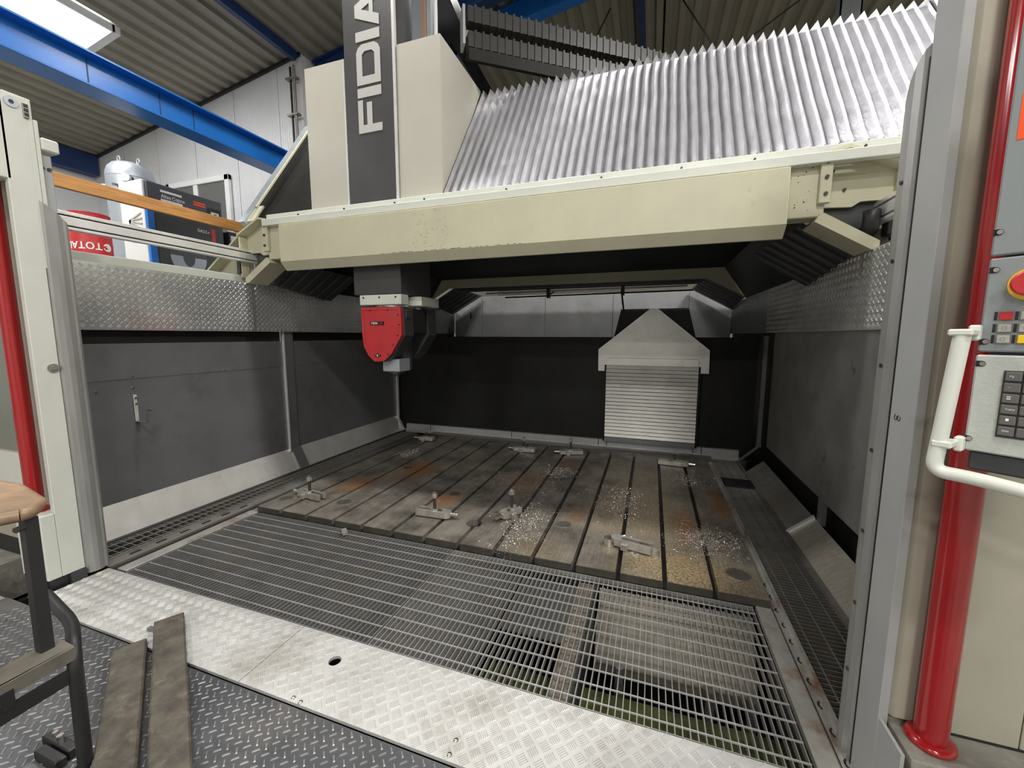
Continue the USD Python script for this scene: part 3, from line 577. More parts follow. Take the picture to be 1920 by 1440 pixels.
# ================================================================== T-SLOT TABLE
t = thing('slot_table', 'rusty brown machine bed of long T-slot slabs', 'machine table', (-1.3, 4, 0))
slots = [-3.056+.2908*k for k in range(13)]; ed = [-3.33] + slots + [.722]
hole = Point(-1.329, 2.924).buffer(.068, 16); TZ = .055
for k in range(14):
    a = ed[k]+(.016 if k else 0); b = ed[k+1]-(.016 if k < 13 else 0)
    pg = sbox(a, 2.59, b, 5.48).difference(hole)
    sl_ = part('table_slab', ext(pg, .0, TZ, 'z'), table_m, t); part('front_face', bx(a+.001, b-.001, 2.5875, 2.5898, .002, TZ-.004), side_m, sl_)
part('table_bed', cat(bx(-3.32, .715, 2.605, 5.47, -.02, .002)), black, t)
part('rear_step', bx(-3.33, .80, 5.485, 5.79, -.02, .025), galv_d, t)
for x, y, r in ((-3.236, 2.813, .062), (-2.655, 2.922, .066), (.597, 2.823, .075), (-2.647, 3.967, .06), (-1.765, 3.435, .055), (-.62, 3.15, .06)):
    part('round_plug', lathe([(0, TZ+.0015), (r*.9, TZ+.0015), (r*.94, TZ-.001), (r, TZ+.0015), (r*1.02, TZ)], (x, y, 0), 28), plug_m, t)

def clamp(x, y, ang, label, stud=.2, L=.27, pin=True, fallen=False, z=TZ):
    t = thing('table_clamp', label, 'clamp', (x, y, z), group='clamps on the slot table')
    c, s = math.cos(ang), math.sin(ang); Rm = np.array([[c, -s, 0], [s, c, 0], [0, 0, 1]])
    tr = lambda m: (np.asarray(m[0]) @ Rm.T + [x, y, z], m[1])
    arm = sbox(-L*.25, -.045, L*.75, .045).union(Point(-L*.25, 0).buffer(.045, 8)).difference(sbox(-L*.12, -.016, L*.8, .016))
    part('body', tr(ext(arm, .012, .062, 'z')), clampm, t); part('foot', tr(cbx(-.02, .03, -.07, -.03, 0, .05, .004)), clampm, t)
    if pin: part('pin', tr(cyl((-L*.25-.03, 0, .04), (-L*.25-.11, 0, .04), .017, 14)), bright, t, 40)
    if not fallen:
        part('stud', tr(cyl((.04, 0, 0), (.04, 0, stud), .013, 10)), bolt_m, t, 40)
        part('washer', tr(cyl((.04, 0, .062), (.04, 0, .072), .034, 16)), clampm, t, 40); part('nut', tr(cyl((.04, 0, stud-.03), (.04, 0, stud+.0), .024, 6)), clampm, t); part('stud_tip', tr(cyl((.04, 0, stud), (.04, 0, stud+.022), .014, 12)), bright, t, 40)
    return t
clamp(-3.07, 2.90, -.12, 'forked steel clamp with upright stud at the left front corner of the slot table', .2)
clamp(-1.66, 2.93, math.pi+.04, 'forked steel clamp with bright pin beside the open round hole', .2)
clamp(-1.10, 3.13, 1.15, 'small clamp with tall stud pointing forward at the edge of the front chip heap', .22, .16)
t = clamp(-.12, 2.94, -.22, 'loose forked clamp lying with its steel ring near the right front of the table', L=.25, fallen=True, pin=False)
part('ring', lathe([(.026, .0), (.040, .0), (.042, .03), (.04, .06), (.026, .06), (.026, .0)], (-.235, 2.93, TZ), 20), bright, t, 40); part('washer', lathe([(.012, .005), (.03, .005), (.032, .0)], (-.05, 2.86, TZ), 18), clampm, t); part('nose', lathe([(0, .05), (.03, .04), (.035, 0)], (.08, 2.90, TZ), 16), clampm, t, 40); part('pin', cyl((-.17, 2.97, .1), (-.13, 3.0, .105), .016, 10), bright, t)
clamp(-3.12, 5.12, .1, 'cluttered clamp in the dark rear left corner of the table', .17, .2)
clamp(-1.60, 5.05, .02, 'pale block clamp with pin at the back of the table, left of centre', .18, .26)
clamp(-.98, 5.12, .35, 'low forked clamp at the back of the table, left of the shutter', .2, .26)
clamp(.36, 5.08, math.pi-.05, 'long forked clamp at the back of the table, in front of the shutter', .18, .30)

for i, (x, y, rx, ry, n, lab) in enumerate(((-3.0, 4.50, .16, .22, 420, 'heap of bright chips in the rear left corner of the table'), (-.93, 4.40, .20, .25, 420, 'bright chips behind the middle of the table, below the rear clamps'),
        (-.20, 3.80, .22, .42, 900, 'large grey chip heap in the middle right of the table'), (-.93, 3.02, .17, .40, 900, 'sparkling chip heap beside the small clamp at the front'),
        (.46, 3.25, .24, .26, 900, 'chip heap at the right front of the table'), (.42, 4.58, .18, .22, 420, 'chips in front of the clamp near the shutter'), (-1.2, 3.9, .5, .5, 160, 'thinly scattered chips over the middle of the table'))):
    solo('metal_swarf', chips(x, y, rx, ry, n*4, TZ, .0055, 30+i, .02), chipm, lab, 'swarf', kind='stuff', group='chip heaps on the slot table')

# ================================================================== SIDE ENCLOSURES
XL, XR = -4.05, 1.30
def duett(t, O, U, V, N, u0, u1, v0, v1, mat=alu_wall, p=.053):
    C, k = diag(u0, u1, v0, v1, p); CC, A = [], []
    for s in (0, 1):
        c = C[k == s]; a = math.pi/4 if s == 0 else -math.pi/4; n = np.array([-math.sin(a), math.cos(a)])
        for j in (-.5, .5): CC.append(c+n*j*.012); A.append(np.full(len(c), a))
    return part('raised_bars', bars(np.vstack(CC), np.concatenate(A), .034, .0085, .0048, O, U, V, N), mat, t, kind='stuff')
# left
t = thing('side_enclosure', 'left steel side wall of the work area with aluminium tread panels on top', 'machine wall', (XL, 3.6, 0))
Zv = np.array([0, 0, 1.])
for y0, y1 in ((1.605, 3.60), (3.74, 5.84)):
    part('lower_sheet', bx(XL-.02, XL, y0, y1, .22, 1.238), steel, t); part('upper_sheet', bx(XL-.02, XL+.004, y0, y1, 1.24, 1.53), steel, t)
    part('recess_strip', bx(XL-.06, XL-.03, y0, y1, 1.53, 1.66), oily, t)
part('post', cbx(XL-.02, XL+.018, 3.60, 3.74, .20, 1.64, .004), steel, t); part('post_edge', bx(XL, XL+.028, 3.598, 3.612, .22, 1.64), alu, t)
for y0, y1 in ((1.605, 3.64), (3.75, 5.78)): part('sloped_sheet', ext([(XL, .245), (XL-.02, .245), (-3.96, -.02), (-3.935, .0)], y0, y1, 'y') if False else ([*map(np.array, [])] and None) or (np.array([[XL, y0, .245], [XL-.02, y0, .235], [-3.96, y0, -.01], [-3.935, y0, 0], [XL, y1, .245], [XL-.02, y1, .235], [-3.96, y1, -.01], [-3.935, y1, 0]]), BF), stainless, t)
part('joint_strip', (np.array([[XL+.01, 3.63, .26], [XL-.02, 3.63, .235], [-3.96, 3.63, -.01], [-3.91, 3.63, .004], [XL+.01, 3.76, .26], [XL-.02, 3.76, .235], [-3.96, 3.76, -.01], [-3.91, 3.76, .004]]), BF), steel, t)
for y0, y1 in ((1.605, 3.243), (3.247, 5.55)):
    dp = part('tread_panel', bx(-4.02, -4.0, y0, y1, 1.637, 2.142), alu_wall, t); duett(dp, (-4.0, 0, 0), EY, EZ, EX, y0+.015, y1-.012, 1.65, 2.13)
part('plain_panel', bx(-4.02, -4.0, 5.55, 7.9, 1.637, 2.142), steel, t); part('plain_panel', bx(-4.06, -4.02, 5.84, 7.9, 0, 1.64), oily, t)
part('top_ledge', cbx(-4.24, -4.14, 1.605, 5.8, 1.7, 2.23, .006), cream2, t, label='cream top edge behind the tread panels')
part('corner_trim', bar((XL+.02, 5.80, .19), (XL+.02, 5.80, 1.60), .035, .035), alu, t); part('corner_trim', bar((XL+.02, 5.80, .19), (-3.90, 5.76, .01), .04, .03), alu, t)
for y, z in ((1.895, 1.16), (2.132, 1.165), (2.136, 1.258), (2.9, 1.255), (3.4, 1.25), (2.15, 1.07)): part('rivet', lathe([(0, .0)], (0, 0, 0), 3) if False else cyl((XL, y, z), (XL+.009, y, z), .009, 10), bright, t)
t = thing('wall_hook', 'bent flat steel hook bolted to the left enclosure wall', 'hook', (XL, 2.14, .87))
part('back_strip', cbx(XL+.004, XL+.011, 2.122, 2.148, .878, 1.105, .002), alu, t); part('hook_arm', cat(bar((XL+.008, 2.135, .882), (XL+.11, 2.150, .876), .026, .007), bar((XL+.11, 2.150, .876), (XL+.135, 2.155, .98), .026, .007, (1, 0, 0)), bar((XL+.135, 2.155, .975), (XL+.15, 2.158, .995), .026, .007, (1, 0, 0))), steel, t)
for z in (1.08, 1.03): part('bolt', cyl((XL+.01, 2.135, z), (XL+.018, 2.135, z), .009, 6), bright, t)
# right
t = thing('side_enclosure', 'right steel side wall of the work area, scratched, with aluminium tread panel on top', 'machine wall', (XR, 3.6, 0))
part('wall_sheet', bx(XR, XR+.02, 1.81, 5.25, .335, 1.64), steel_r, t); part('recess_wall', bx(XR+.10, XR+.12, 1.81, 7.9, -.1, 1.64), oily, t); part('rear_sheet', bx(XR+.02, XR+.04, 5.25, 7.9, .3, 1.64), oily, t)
for y0, y1, m in ((1.81, 3.70, apron_r), (3.735, 5.30, galv_d)):
    part('sloped_sheet', (np.array([[1.125, y0, 0], [1.13, y0, -.012], [XR, y0, .135], [XR-.005, y0, .15], [1.125, y1, 0], [1.13, y1, -.012], [XR, y1, .135], [XR-.005, y1, .15]]), BF[:, ::-1]), m, t)
part('joint_strip', (np.array([[1.11, 3.70, .012], [1.13, 3.70, -.012], [XR, 3.70, .135], [XR-.01, 3.70, .17], [1.11, 3.735, .012], [1.13, 3.735, -.012], [XR, 3.735, .135], [XR-.01, 3.735, .17]]), BF[:, ::-1]), alu, t)
part('post', bx(XR-.005, XR+.03, 3.60, 3.68, .14, .38), steel, t)
for y0, y1 in ((1.81, 3.297), (3.302, 5.55)):
    dp = part('tread_panel', bx(XR-.022, XR-.002, y0, y1, 1.64, 2.142), alu_wall, t); duett(dp, (XR-.022, 0, 0), EY, EZ, -EX, y0+.012, y1-.012, 1.65, 2.13)
part('plain_panel', bx(XR-.022, XR-.002, 5.55, 7.9, 1.637, 2.142), steel, t)
part('top_ledge', cbx(XR+.1, XR+.2, 1.81, 5.8, 1.7, 2.23, .006), cream2, t)
part('corner_trim', bar((XR-.0, 5.60, .24), (XR-.0, 5.60, 1.60), .05, .05), steel, t); part('corner_trim', bar((XR-.0, 5.60, .24), (1.13, 5.72, .01), .05, .03), steel, t)
# rear
t = thing('rear_enclosure', 'black oily rear wall of the work area above a low steel kerb', 'machine wall', (-1.35, 5.85, 0))
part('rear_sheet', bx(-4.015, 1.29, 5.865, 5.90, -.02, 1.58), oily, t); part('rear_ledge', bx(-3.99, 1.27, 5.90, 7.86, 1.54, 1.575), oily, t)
ks = [-3.88, -3.415, -1.99, -.667, -.552, .585, .69, 1.14]
for a, b in zip(ks, ks[1:]): part('kerb_panel', cbx(a+.004, b-.004, 5.80, 5.86, -.02, .122, .004), rear_sh, t)
part('kerb_foot', bx(-3.88, 1.14, 5.785, 5.80, -.02, .035), stainless, t)
# rear upper panels
t = thing('rear_partition', 'row of grey sheet panels across the back with a dark notch above the shutter', 'panel', (-1.3, 7.9, 1.45))
for a, b in ((-3.98, -3.36), (-3.352, -2.012), (-2.004, -.706)): part('sheet_panel', cbx(a, b, 7.88, 7.91, 1.44, 2.40, .006), rear_sh, t)
part('sheet_panel', ext([(-.70, 1.44), (-.555, 2.09), (-.555, 2.4), (-.70, 2.4)], 7.88, 7.91, 'y'), rear_sh, t)
part('sheet_panel', bx(-.551, .60, 7.88, 7.91, 2.09, 2.40), rear_sh, t)
part('sheet_panel', ext([(.775, 1.44), (1.28, 1.44), (1.28, 2.4), (.605, 2.4), (.605, 2.09)], 7.88, 7.91, 'y'), rear_sh, t)
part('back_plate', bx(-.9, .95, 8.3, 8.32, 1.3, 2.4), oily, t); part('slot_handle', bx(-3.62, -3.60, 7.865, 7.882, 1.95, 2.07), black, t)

# shutter with gable-shaped head
t = thing('chip_shutter', 'bright ribbed roller shutter under a house shaped steel cover plate', 'shutter', (0, 5.7, .02))
part('cover_plate', ext([(-.687, 1.114), (-.693, 1.412), (-.033, 1.956), (.067, 1.956), (.714, 1.416), (.718, 1.114)], 5.735, 5.755, 'y'), hatch_m, t, label='house shaped cover plate')
part('top_strip', cbx(-.572, .590, 5.70, 5.734, 1.20, 1.30, .003), hatch_m, t)
zz = np.linspace(.19, 1.195, 21)
for a, b in zip(zz, zz[1:]): part('slat', ext([(5.715, a), (5.690, a+.008), (5.708, b-.004), (5.73, b-.004), (5.73, a)], -.574, .592, 'x'), hatch_m, t)
part('bottom_strip', bx(-.574, .592, 5.70, 5.735, .125, .188), steel, t); part('side_guide', bx(-.60, -.576, 5.72, 5.80, .125, 1.2), oily, t); part('side_guide', bx(.594, .618, 5.72, 5.80, .125, 1.2), oily, t)

# ================================================================== GANTRY
mir = lambda P: [(-2.70-x, z) for x, z in P]
t = thing('gantry_beam', 'long cream gantry crossbeam spanning the machine above the table', 'crossbeam', (-1.35, 3.25, 2.2))
part('cover_panel', cat(cbx(-3.462, .79, 3.12, 3.16, 2.31, 2.662, .004)), cream, t)
part('cover_lip', (np.array([[-3.462, 3.12, 2.31], [.79, 3.12, 2.31], [.79, 3.155, 2.31], [-3.462, 3.155, 2.31], [-3.46, 3.185, 2.236], [.788, 3.185, 2.236], [.788, 3.21, 2.236], [-3.46, 3.21, 2.236]]), BF[:, ::-1]), cream, t)
part('beam_body', cbx(-3.70, 1.01, 3.20, 3.34, 2.36, 2.725, .006), cream, t)
part('top_strip', cbx(-3.70, 1.62, 3.14, 3.20, 2.672, 2.735, .004), cream2, t); part('top_strip', cbx(-3.72, 1.66, 3.215, 3.35, 2.735, 2.80, .004), cream2, t)
for x in (-3.3, -2.75, -2.2, -1.9, -1.15, -.4, .15, .6, 1.2): part('screw', cyl((x, 3.205, 2.765), (x, 3.214, 2.765), .008, 6), bolt_m, t)
for m_ in (0, 1):
    mm = (lambda P: P) if m_ == 0 else mir
    arm = mm([(.985, 2.375), (1.005, 2.375), (1.305, 2.185), (1.305, 2.135), (1.265, 2.135), (.955, 2.325)])
    part('slanted_arm', ext(arm, 3.17, 3.24, 'y'), cream, t); part('arm_flange', ext(mm([(.98, 2.36), (1.27, 2.175), (1.265, 2.135), (.955, 2.325)]), 3.24, 3.40, 'y'), cream, t)
    st_ = part('strap', cbx(*sorted(x for x, _ in mm([(.965, 0), (1.03, 0)])), 3.165, 3.198, 2.435, 2.735, .004), cream, t)
    for z in (2.68, 2.59, 2.49):
        x = mm([(.998, 0)])[0][0]; part('bolt', cyl((x, 3.165, z), (x, 3.152, z), .011, 8), bolt_m, st_)
    part('bracket_plate', ext(mm([(1.03, 2.44), (1.03, 2.755), (1.12, 2.77), (1.42, 2.63), (1.42, 2.46), (1.235, 2.46), (1.19, 2.43)]), 3.30, 3.33, 'y'), cream, t)
    part('bracket_flange', ext(mm([(1.03, 2.745), (1.03, 2.765), (1.12, 2.785), (1.43, 2.64), (1.43, 2.62), (1.12, 2.765)]), 3.20, 3.34, 'y'), cream, t)
    part('bracket_rib', cbx(*sorted(x for x, _ in mm([(1.40, 0), (1.42, 0)])), 3.21, 3.30, 2.2, 2.62, .003), cream, t)
    part('gusset_plate', ext(mm([(1.42, 2.63), (2.15, 2.14), (2.15, 2.0), (1.42, 2.0)]), 3.34, 3.37, 'y'), cream, t)
    part('gusset_flange', ext(mm([(1.42, 2.63), (1.42, 2.65), (2.2, 2.13), (2.2, 2.10)]), 3.22, 3.37, 'y'), cream, t)
    part('dark_plate', ext(mm([(1.03, 2.43), (1.19, 2.43), (1.235, 2.46), (1.32, 2.46), (1.32, 2.15), (1.25, 2.20), (1.03, 2.33)]), 3.34, 3.36, 'y'), dark, t)
    part('guide_post', cbx(*sorted(x for x, _ in mm([(1.36, 0), (1.44, 0)])), 3.40, 3.48, 2.0, 2.55, .004), cream, t)
    part('bolt', cyl((mm([(1.07, 0)])[0][0], 3.30, 2.66), (mm([(1.07, 0)])[0][0], 3.285, 2.66), .009, 8), bolt_m, t); part('bolt', cyl((mm([(1.14, 0)])[0][0], 3.30, 2.54), (mm([(1.14, 0)])[0][0], 3.285, 2.54), .009, 8), bolt_m, t)
part('shelf_plate', cbx(-4.16, -3.73, 3.34, 3.62, 2.745, 2.77, .004), cream2, t)

# worn paint: dark chips on the right end of the beam and fine scratches on the cover
gq = np.random.default_rng(5); pcs = []
for _ in range(46):
    x = .80 + .14*gq.random(); z = 2.40 + .31*gq.random(); r = .0015 + .004*gq.random()**2
    if gq.random() < .35: z = 2.66 + .04*gq.random()
    pcs.append(cyl((x, 3.2005, z), (x, 3.1992, z), r, 7))
part('paint_chips', cat(*pcs), bolt_m, t, kind='stuff')
pcs = []
for _ in range(34):
    x = -1.98 + .34*gq.random()**.8; z = 2.33 + .30*gq.random(); a = gq.normal()*.5 + (math.pi/2 if gq.random() < .4 else 0); l = .008 + .03*gq.random()
    pcs.append(bar((x, 3.1197, z), (x+l*math.cos(a), 3.1197, z+l*math.sin(a)), .0009, .0008))
for _ in range(40):
    x = -2.3 + 1.3*gq.random(); l = .005+.02*gq.random(); pcs.append(bar((x, 3.1197, 2.318), (x+l, 3.1197, 2.318), .0018, .003))
part('scratches', cat(*pcs), side_m, t, kind='stuff')
# telescopic covers behind the beam: nested slanted frames
for m_, lab in ((0, 'nested dark grey telescopic cover sheets under the right end of the crossbeam'), (1, 'nested dark telescopic cover sheets under the left end of the crossbeam')):
    mm = (lambda P: P) if m_ == 0 else mir
    t = thing('telescopic_cover', lab, 'cover', (1.1 if m_ == 0 else -3.8, 3.8, 2.1))
    for k in range(7):
        o = .018*k
        part('cover_segment', ext(mm([(.94-o, 2.36-o*.4), (.96-o, 2.375-o*.4), (1.285, 2.16-o*.9), (1.27, 2.14-o*.9)]), 3.41+.13*k, 3.41+.13*k+.125, 'y'), dark, t)
        part('segment_edge', ext(mm([(.93-o, 2.352-o*.4), (.94-o, 2.362-o*.4), (1.275, 2.143-o*.9), (1.265, 2.13-o*.9)]), 3.405+.13*k, 3.415+.13*k, 'y'), tele_m, t)
t = thing('gantry_underside', 'dark sheet closing the underside of the gantry behind the spindle', 'cover', (-1.35, 5, 2.5))
part('underside_sheet', bx(-4.0, 1.25, 4.34, 6.75, 2.60, 2.62), oily, t); part('underside_sheet', bx(-2.15, 1.0, 3.40, 4.34, 2.50, 2.52), oily, t); part('underside_sheet', bx(-3.75, -2.82, 3.40, 4.34, 2.50, 2.52), oily, t)
for m_ in (0, 1):
    mm = (lambda P: P) if m_ == 0 else mir
    part('inner_slope', ext(mm([(.95, 2.62), (.97, 2.62), (1.29, 2.15), (1.27, 2.14)]), 4.34, 6.74, 'y'), black, t)

# end gables + rear slope
t = thing('gantry_roof', 'dark sheet roof closing the back of the gantry, behind the bellows', 'cover', (-1.2, 5.5, 2.9))
part('rear_slope', (np.array([[-4.12, 4.30, 4.02], [1.76, 4.30, 4.02], [1.76, 4.33, 4.06], [-4.12, 4.33, 4.06], [-4.12, 6.9, 2.85], [1.76, 6.9, 2.85], [1.76, 6.93, 2.89], [-4.12, 6.93, 2.89]]), BF), dark, t)
for x in (-4.17, 1.90): part('end_gable', ext([(3.45, 2.82), (4.23, 3.95), (4.3, 4.0), (6.9, 2.85), (6.9, 2.2), (3.45, 2.2)], x, x+.02, 'x'), dark, t)

# bellows
SL = math.radians(55.0); B0 = np.array([0, 3.345, 2.80]); LS = 1.58
dv = np.array([0, math.cos(SL), math.sin(SL)]); nv = np.array([0, -math.sin(SL), math.cos(SL)])
def bellows(x0, x1, n, amp, thick=.004, nl=14, wr=.004):
    us = np.linspace(x0, x1, 2*n+1); vs = np.linspace(0, LS, nl)
    U, W = np.meshgrid(us, vs, indexing='ij'); alt = (np.arange(2*n+1) % 2 == 0)[:, None]*amp
    P0 = np.stack([U, 0*U, 0*U], -1) + B0 + W[..., None]*dv
    nz = meshkit.fbm(np.stack([U*9, W*9, 0*U], -1), 3, 3)-.5
    top = P0 + (alt + nz*wr*2)[..., None]*nv; bot = top - thick*nv
    top[..., 0] += (meshkit.noise(np.stack([U*5, W*6, 0*U], -1), 9)-.5)*.008; bot[..., 0] = top[..., 0]
    a, b = top.shape[:2]; i = np.arange(a*b).reshape(a, b); q = np.stack([i[:-1, :-1], i[1:, :-1], i[1:, 1:], i[:-1, 1:]], -1).reshape(-1, 4)
    q2 = q[:, ::-1] + a*b
    rim = []
    for e in (i[:, 0], i[::-1, -1], i[0, ::-1], i[-1, :]):
        rim.append(np.stack([e[1:], e[:-1], e[:-1]+a*b, e[1:]+a*b], -1))
    Q = np.vstack([q, q2, *rim]); return np.vstack([top.reshape(-1, 3), bot.reshape(-1, 3)]), np.vstack([Q[:, [0, 1, 2]], Q[:, [0, 2, 3]]])
t = thing('silver_bellows', 'large silver pleated bellows sloping up behind the crossbeam', 'bellows', (0, 3.8, 2.8))
part('pleated_cover', bellows(-1.755, 1.86, 47, .064), silver, t)
part('fold_liner', (np.array([*(B0 + np.array([x, 0, 0]) + v*dv - d*nv for d in (.012, .004) for x, v in ((-1.755, 0), (1.86, 0), (1.86, LS-.01), (-1.755, LS-.01)))]), BF[:, ::-1]), dark, t)
ep = lambda x0, x1, a, b, d0, d1: (np.array([B0 + np.array([x, 0, 0]) + v*dv + d*nv for d in (d0, d1) for x, v in ((x0, a), (x1, a), (x1, b), (x0, b))]), BF)
part('end_frame', ep(1.86, 1.89, 0, LS, -.05, .04), dark, t); part('end_frame', ep(1.89, 2.06, 0, LS+.06, -.03, .06), white_p, t)
t = thing('dark_bellows', 'short dark rubber bellows sheet left of the spindle column with a pale slanting edge', 'bellows', (-3.7, 3.8, 2.8))
part('rubber_sheet', ep(-4.07, -3.23, 0, LS, -.03, -.02), rubber, t)
for k in range(5): part('fold_edge', ep(-4.07+.018*k, -4.06+.018*k, 0, LS, -.02, .03-.004*k), rubber, t)
part('end_frame', ep(-4.16, -4.09, -.06, LS+.05, -.06, .055), galvtank, t, label='pale slanting end frame'); part('end_flange', ep(-4.09, -4.065, .18, LS, .015, .045), cream, t)
part('foot_plate', ep(-4.10, -4.00, -.03, .2, .0, .03), cream, t)

# ================================================================== SPINDLE COLUMN
t = thing('spindle_column', 'tall anthracite vertical ram with silver FIDIA lettering between cream shields', 'machine ram', (-2.5, 3.5, 1.98))
ram = part('ram', cbx(-2.755, -2.225, 3.30, 3.85, 1.985, 5.4, .008), ramm, t)
def zb(zlo, zhi, x0, x1): return bx(x0, x1, 3.296, 3.302, zlo, zhi)
xa, xb = -2.615, -2.362          # cap top (left) to baseline (right): letters turned a quarter turn, reading upward
sw = .068
def glyph(*r): return cat(*[zb(a, b, c, d) for a, b, c, d in r])
part('letter', glyph((3.434, 3.434+sw, xa, xb), (3.434+sw, 3.716, xa, xa+.052), (3.434+sw, 3.69, xa+.095, xa+.150)), lettering, ram)       # F
part('letter', glyph((3.735, 3.815, xa, xb)), lettering, ram)                                                                          # I
dpg = Polygon([(xb, 3.84), (xa, 3.84), (xa, 4.11), (xa+.02, 4.15), (xa+.06, 4.175), (xb-.06, 4.175), (xb-.02, 4.15), (xb, 4.11)]).difference(Polygon([(xb-.06, 3.91), (xa+.06, 3.91), (xa+.06, 4.09), (xa+.09, 4.115), (xb-.09, 4.115), (xb-.06, 4.09)]))
part('letter', ext(dpg, 3.296, 3.302, 'y'), lettering, ram)                                                                            # D
part('letter', glyph((4.20, 4.28, xa, xb)), lettering, ram)                                                                            # I
apg = Polygon([(xb, 4.30), (xa, 4.40), (xa, 4.50), (xb, 4.62), (xb, 4.53), (xb-.06, 4.51), (xb-.06, 4.41), (xb, 4.385)]).difference(Polygon([(xb-.10, 4.425), (xb-.10, 4.49), (xa+.07, 4.455)]))
part('letter', ext(apg, 3.296, 3.302, 'y'), lettering, ram)                                                                            # A
part('edge_strip', bx(-2.232, -2.205, 3.29, 3.32, 2.80, 5.4), alu, t); part('edge_strip', bx(-2.775, -2.757, 3.30, 3.32, 2.80, 4.1), alu, t)
prof = [(3.30, 2.80), (3.30, 4.10), (4.16, 4.10), (3.385, 2.82)]
part('shield', ext(prof, -3.215, -2.775, 'x'), ivory, t, label='cream shield left of the ram'); part('shield', ext(prof, -2.195, -1.77, 'x'), ivory, t, label='cream shield right of the ram')
part('shield_edge', cyl((-1.785, 3.315, 2.80), (-1.785, 3.315, 4.10), .016, 12), ivory, t, True)
part('guide_column', bx(-2.19, -2.10, 3.55, 3.62, 4.05, 5.4), pale_steel, t); part('copper_strip', bx(-2.095, -2.045, 3.54, 3.60, 4.05, 5.4), skin_pipe, t, label='copper coloured guide strip'); part('guide_column', bx(-2.04, -2.0, 3.56, 3.62, 4.05, 5.4), galvtank, t); part('white_pipe', cyl((-1.97, 3.6, 4.09), (-1.97, 3.6, 5.4), .017, 10), white_p, t, True)

t = thing('milling_head', 'red fork milling head hanging below the ram with a pale mounting flange', 'spindle head', (-2.42, 3.5, 1.25))
fl = part('mount_flange', cbx(-2.668, -2.205, 3.27, 3.40, 1.885, 1.98, .006), cream2, t)
for x in (-2.62, -2.44, -2.26): part('screw', cyl((x, 3.27, 1.955), (x, 3.262, 1.955), .008, 6), bolt_m, fl)
part('mount_flange', cbx(-2.665, -2.13, 3.50, 3.85, 1.885, 1.975, .006), cream2, t); part('swivel_ring', lathe([(.0, 0), (.23, 0), (.23, .03), (0, .03)], (-2.44, 3.55, 1.856), 32), bright, t, 40)
poly = np.array([(-2.648, 1.858), (-2.215, 1.859), (-2.209, 1.604), (-2.327, 1.433), (-2.414, 1.36), (-2.518, 1.353), (-2.583, 1.408), (-2.629, 1.49), (-2.643, 1.588)])
rc = part('red_cover', ext(Polygon(poly), 3.27, 3.31, 'y'), redm, t, label='red front cover')
part('cover_rim', ext(Polygon(poly).buffer(.004).difference(Polygon(poly).buffer(-.022)), 3.265, 3.272, 'y'), redm, rc)
for x, z in ((-2.235, 1.79), (-2.23, 1.70), (-2.25, 1.60), (-2.30, 1.51), (-2.36, 1.42), (-2.55, 1.835), (-2.35, 1.835)): part('screw', cyl((x, 3.265, z), (x, 3.258, z), .007, 6), bolt_m, rc)
part('name_plate', bx(-2.552, -2.398, 3.264, 3.271, 1.698, 1.73), print_k, rc)
def on_y(m, x, y, z, s=1):
    v = np.asarray(m.vertices); return np.c_[x + v[:, 0]*s, y - v[:, 2], z + v[:, 1]], np.asarray(m.faces)
part('name_text', on_y(meshkit.text_mesh('FIDIA', .019, .002, True), -2.54, 3.264, 1.7045), print_w, rc); part('name_text', on_y(meshkit.text_mesh('M5', .016, .002), -2.445, 3.264, 1.706), redm, rc)
ov = Polygon([(-2.482+.036*math.cos(a), 1.41+.014*math.sin(a)) for a in th]); part('oval_badge', ext(ov, 3.264, 3.271, 'y'), print_k, rc); part('badge_mark', ext([(-2.492, 1.402), (-2.472, 1.402), (-2.482, 1.42)], 3.261, 3.265, 'y'), print_w, rc); part('badge_mark', ext([(-2.508, 1.413), (-2.500, 1.413), (-2.504, 1.419)], 3.261, 3.265, 'y'), print_w, rc); part('badge_mark', ext([(-2.464, 1.413), (-2.456, 1.413), (-2.460, 1.419)], 3.261, 3.265, 'y'), print_w, rc)
body = Polygon(poly).buffer(.012); part('fork_arm', ext(body, 3.312, 3.46, 'y'), dark, t); part('fork_arm', ext(body, 3.74, 3.90, 'y'), dark, t); part('fork_bridge', cbx(-2.64, -2.215, 3.46, 3.74, 1.62, 1.86, .01), black, t)
part('side_box', cbx(-2.22, -2.19, 3.33, 3.42, 1.76, 1.84, .004), dark, t); part('spindle_nose', cat(cyl((-2.41, 3.60, 1.25), (-2.41, 3.60, 1.55), .085, 24)), dark, t, 40); part('spindle_block', cbx(-2.505, -2.315, 3.37, 3.56, 1.245, 1.37, .006), galvtank, t); part('tool_holder', lathe([(0, 0), (.03, 0), (.03, .03), (.085, .035), (.085, .055), (0, .055)], (-2.41, 3.47, 1.19), 20), bolt_m, t, 40)

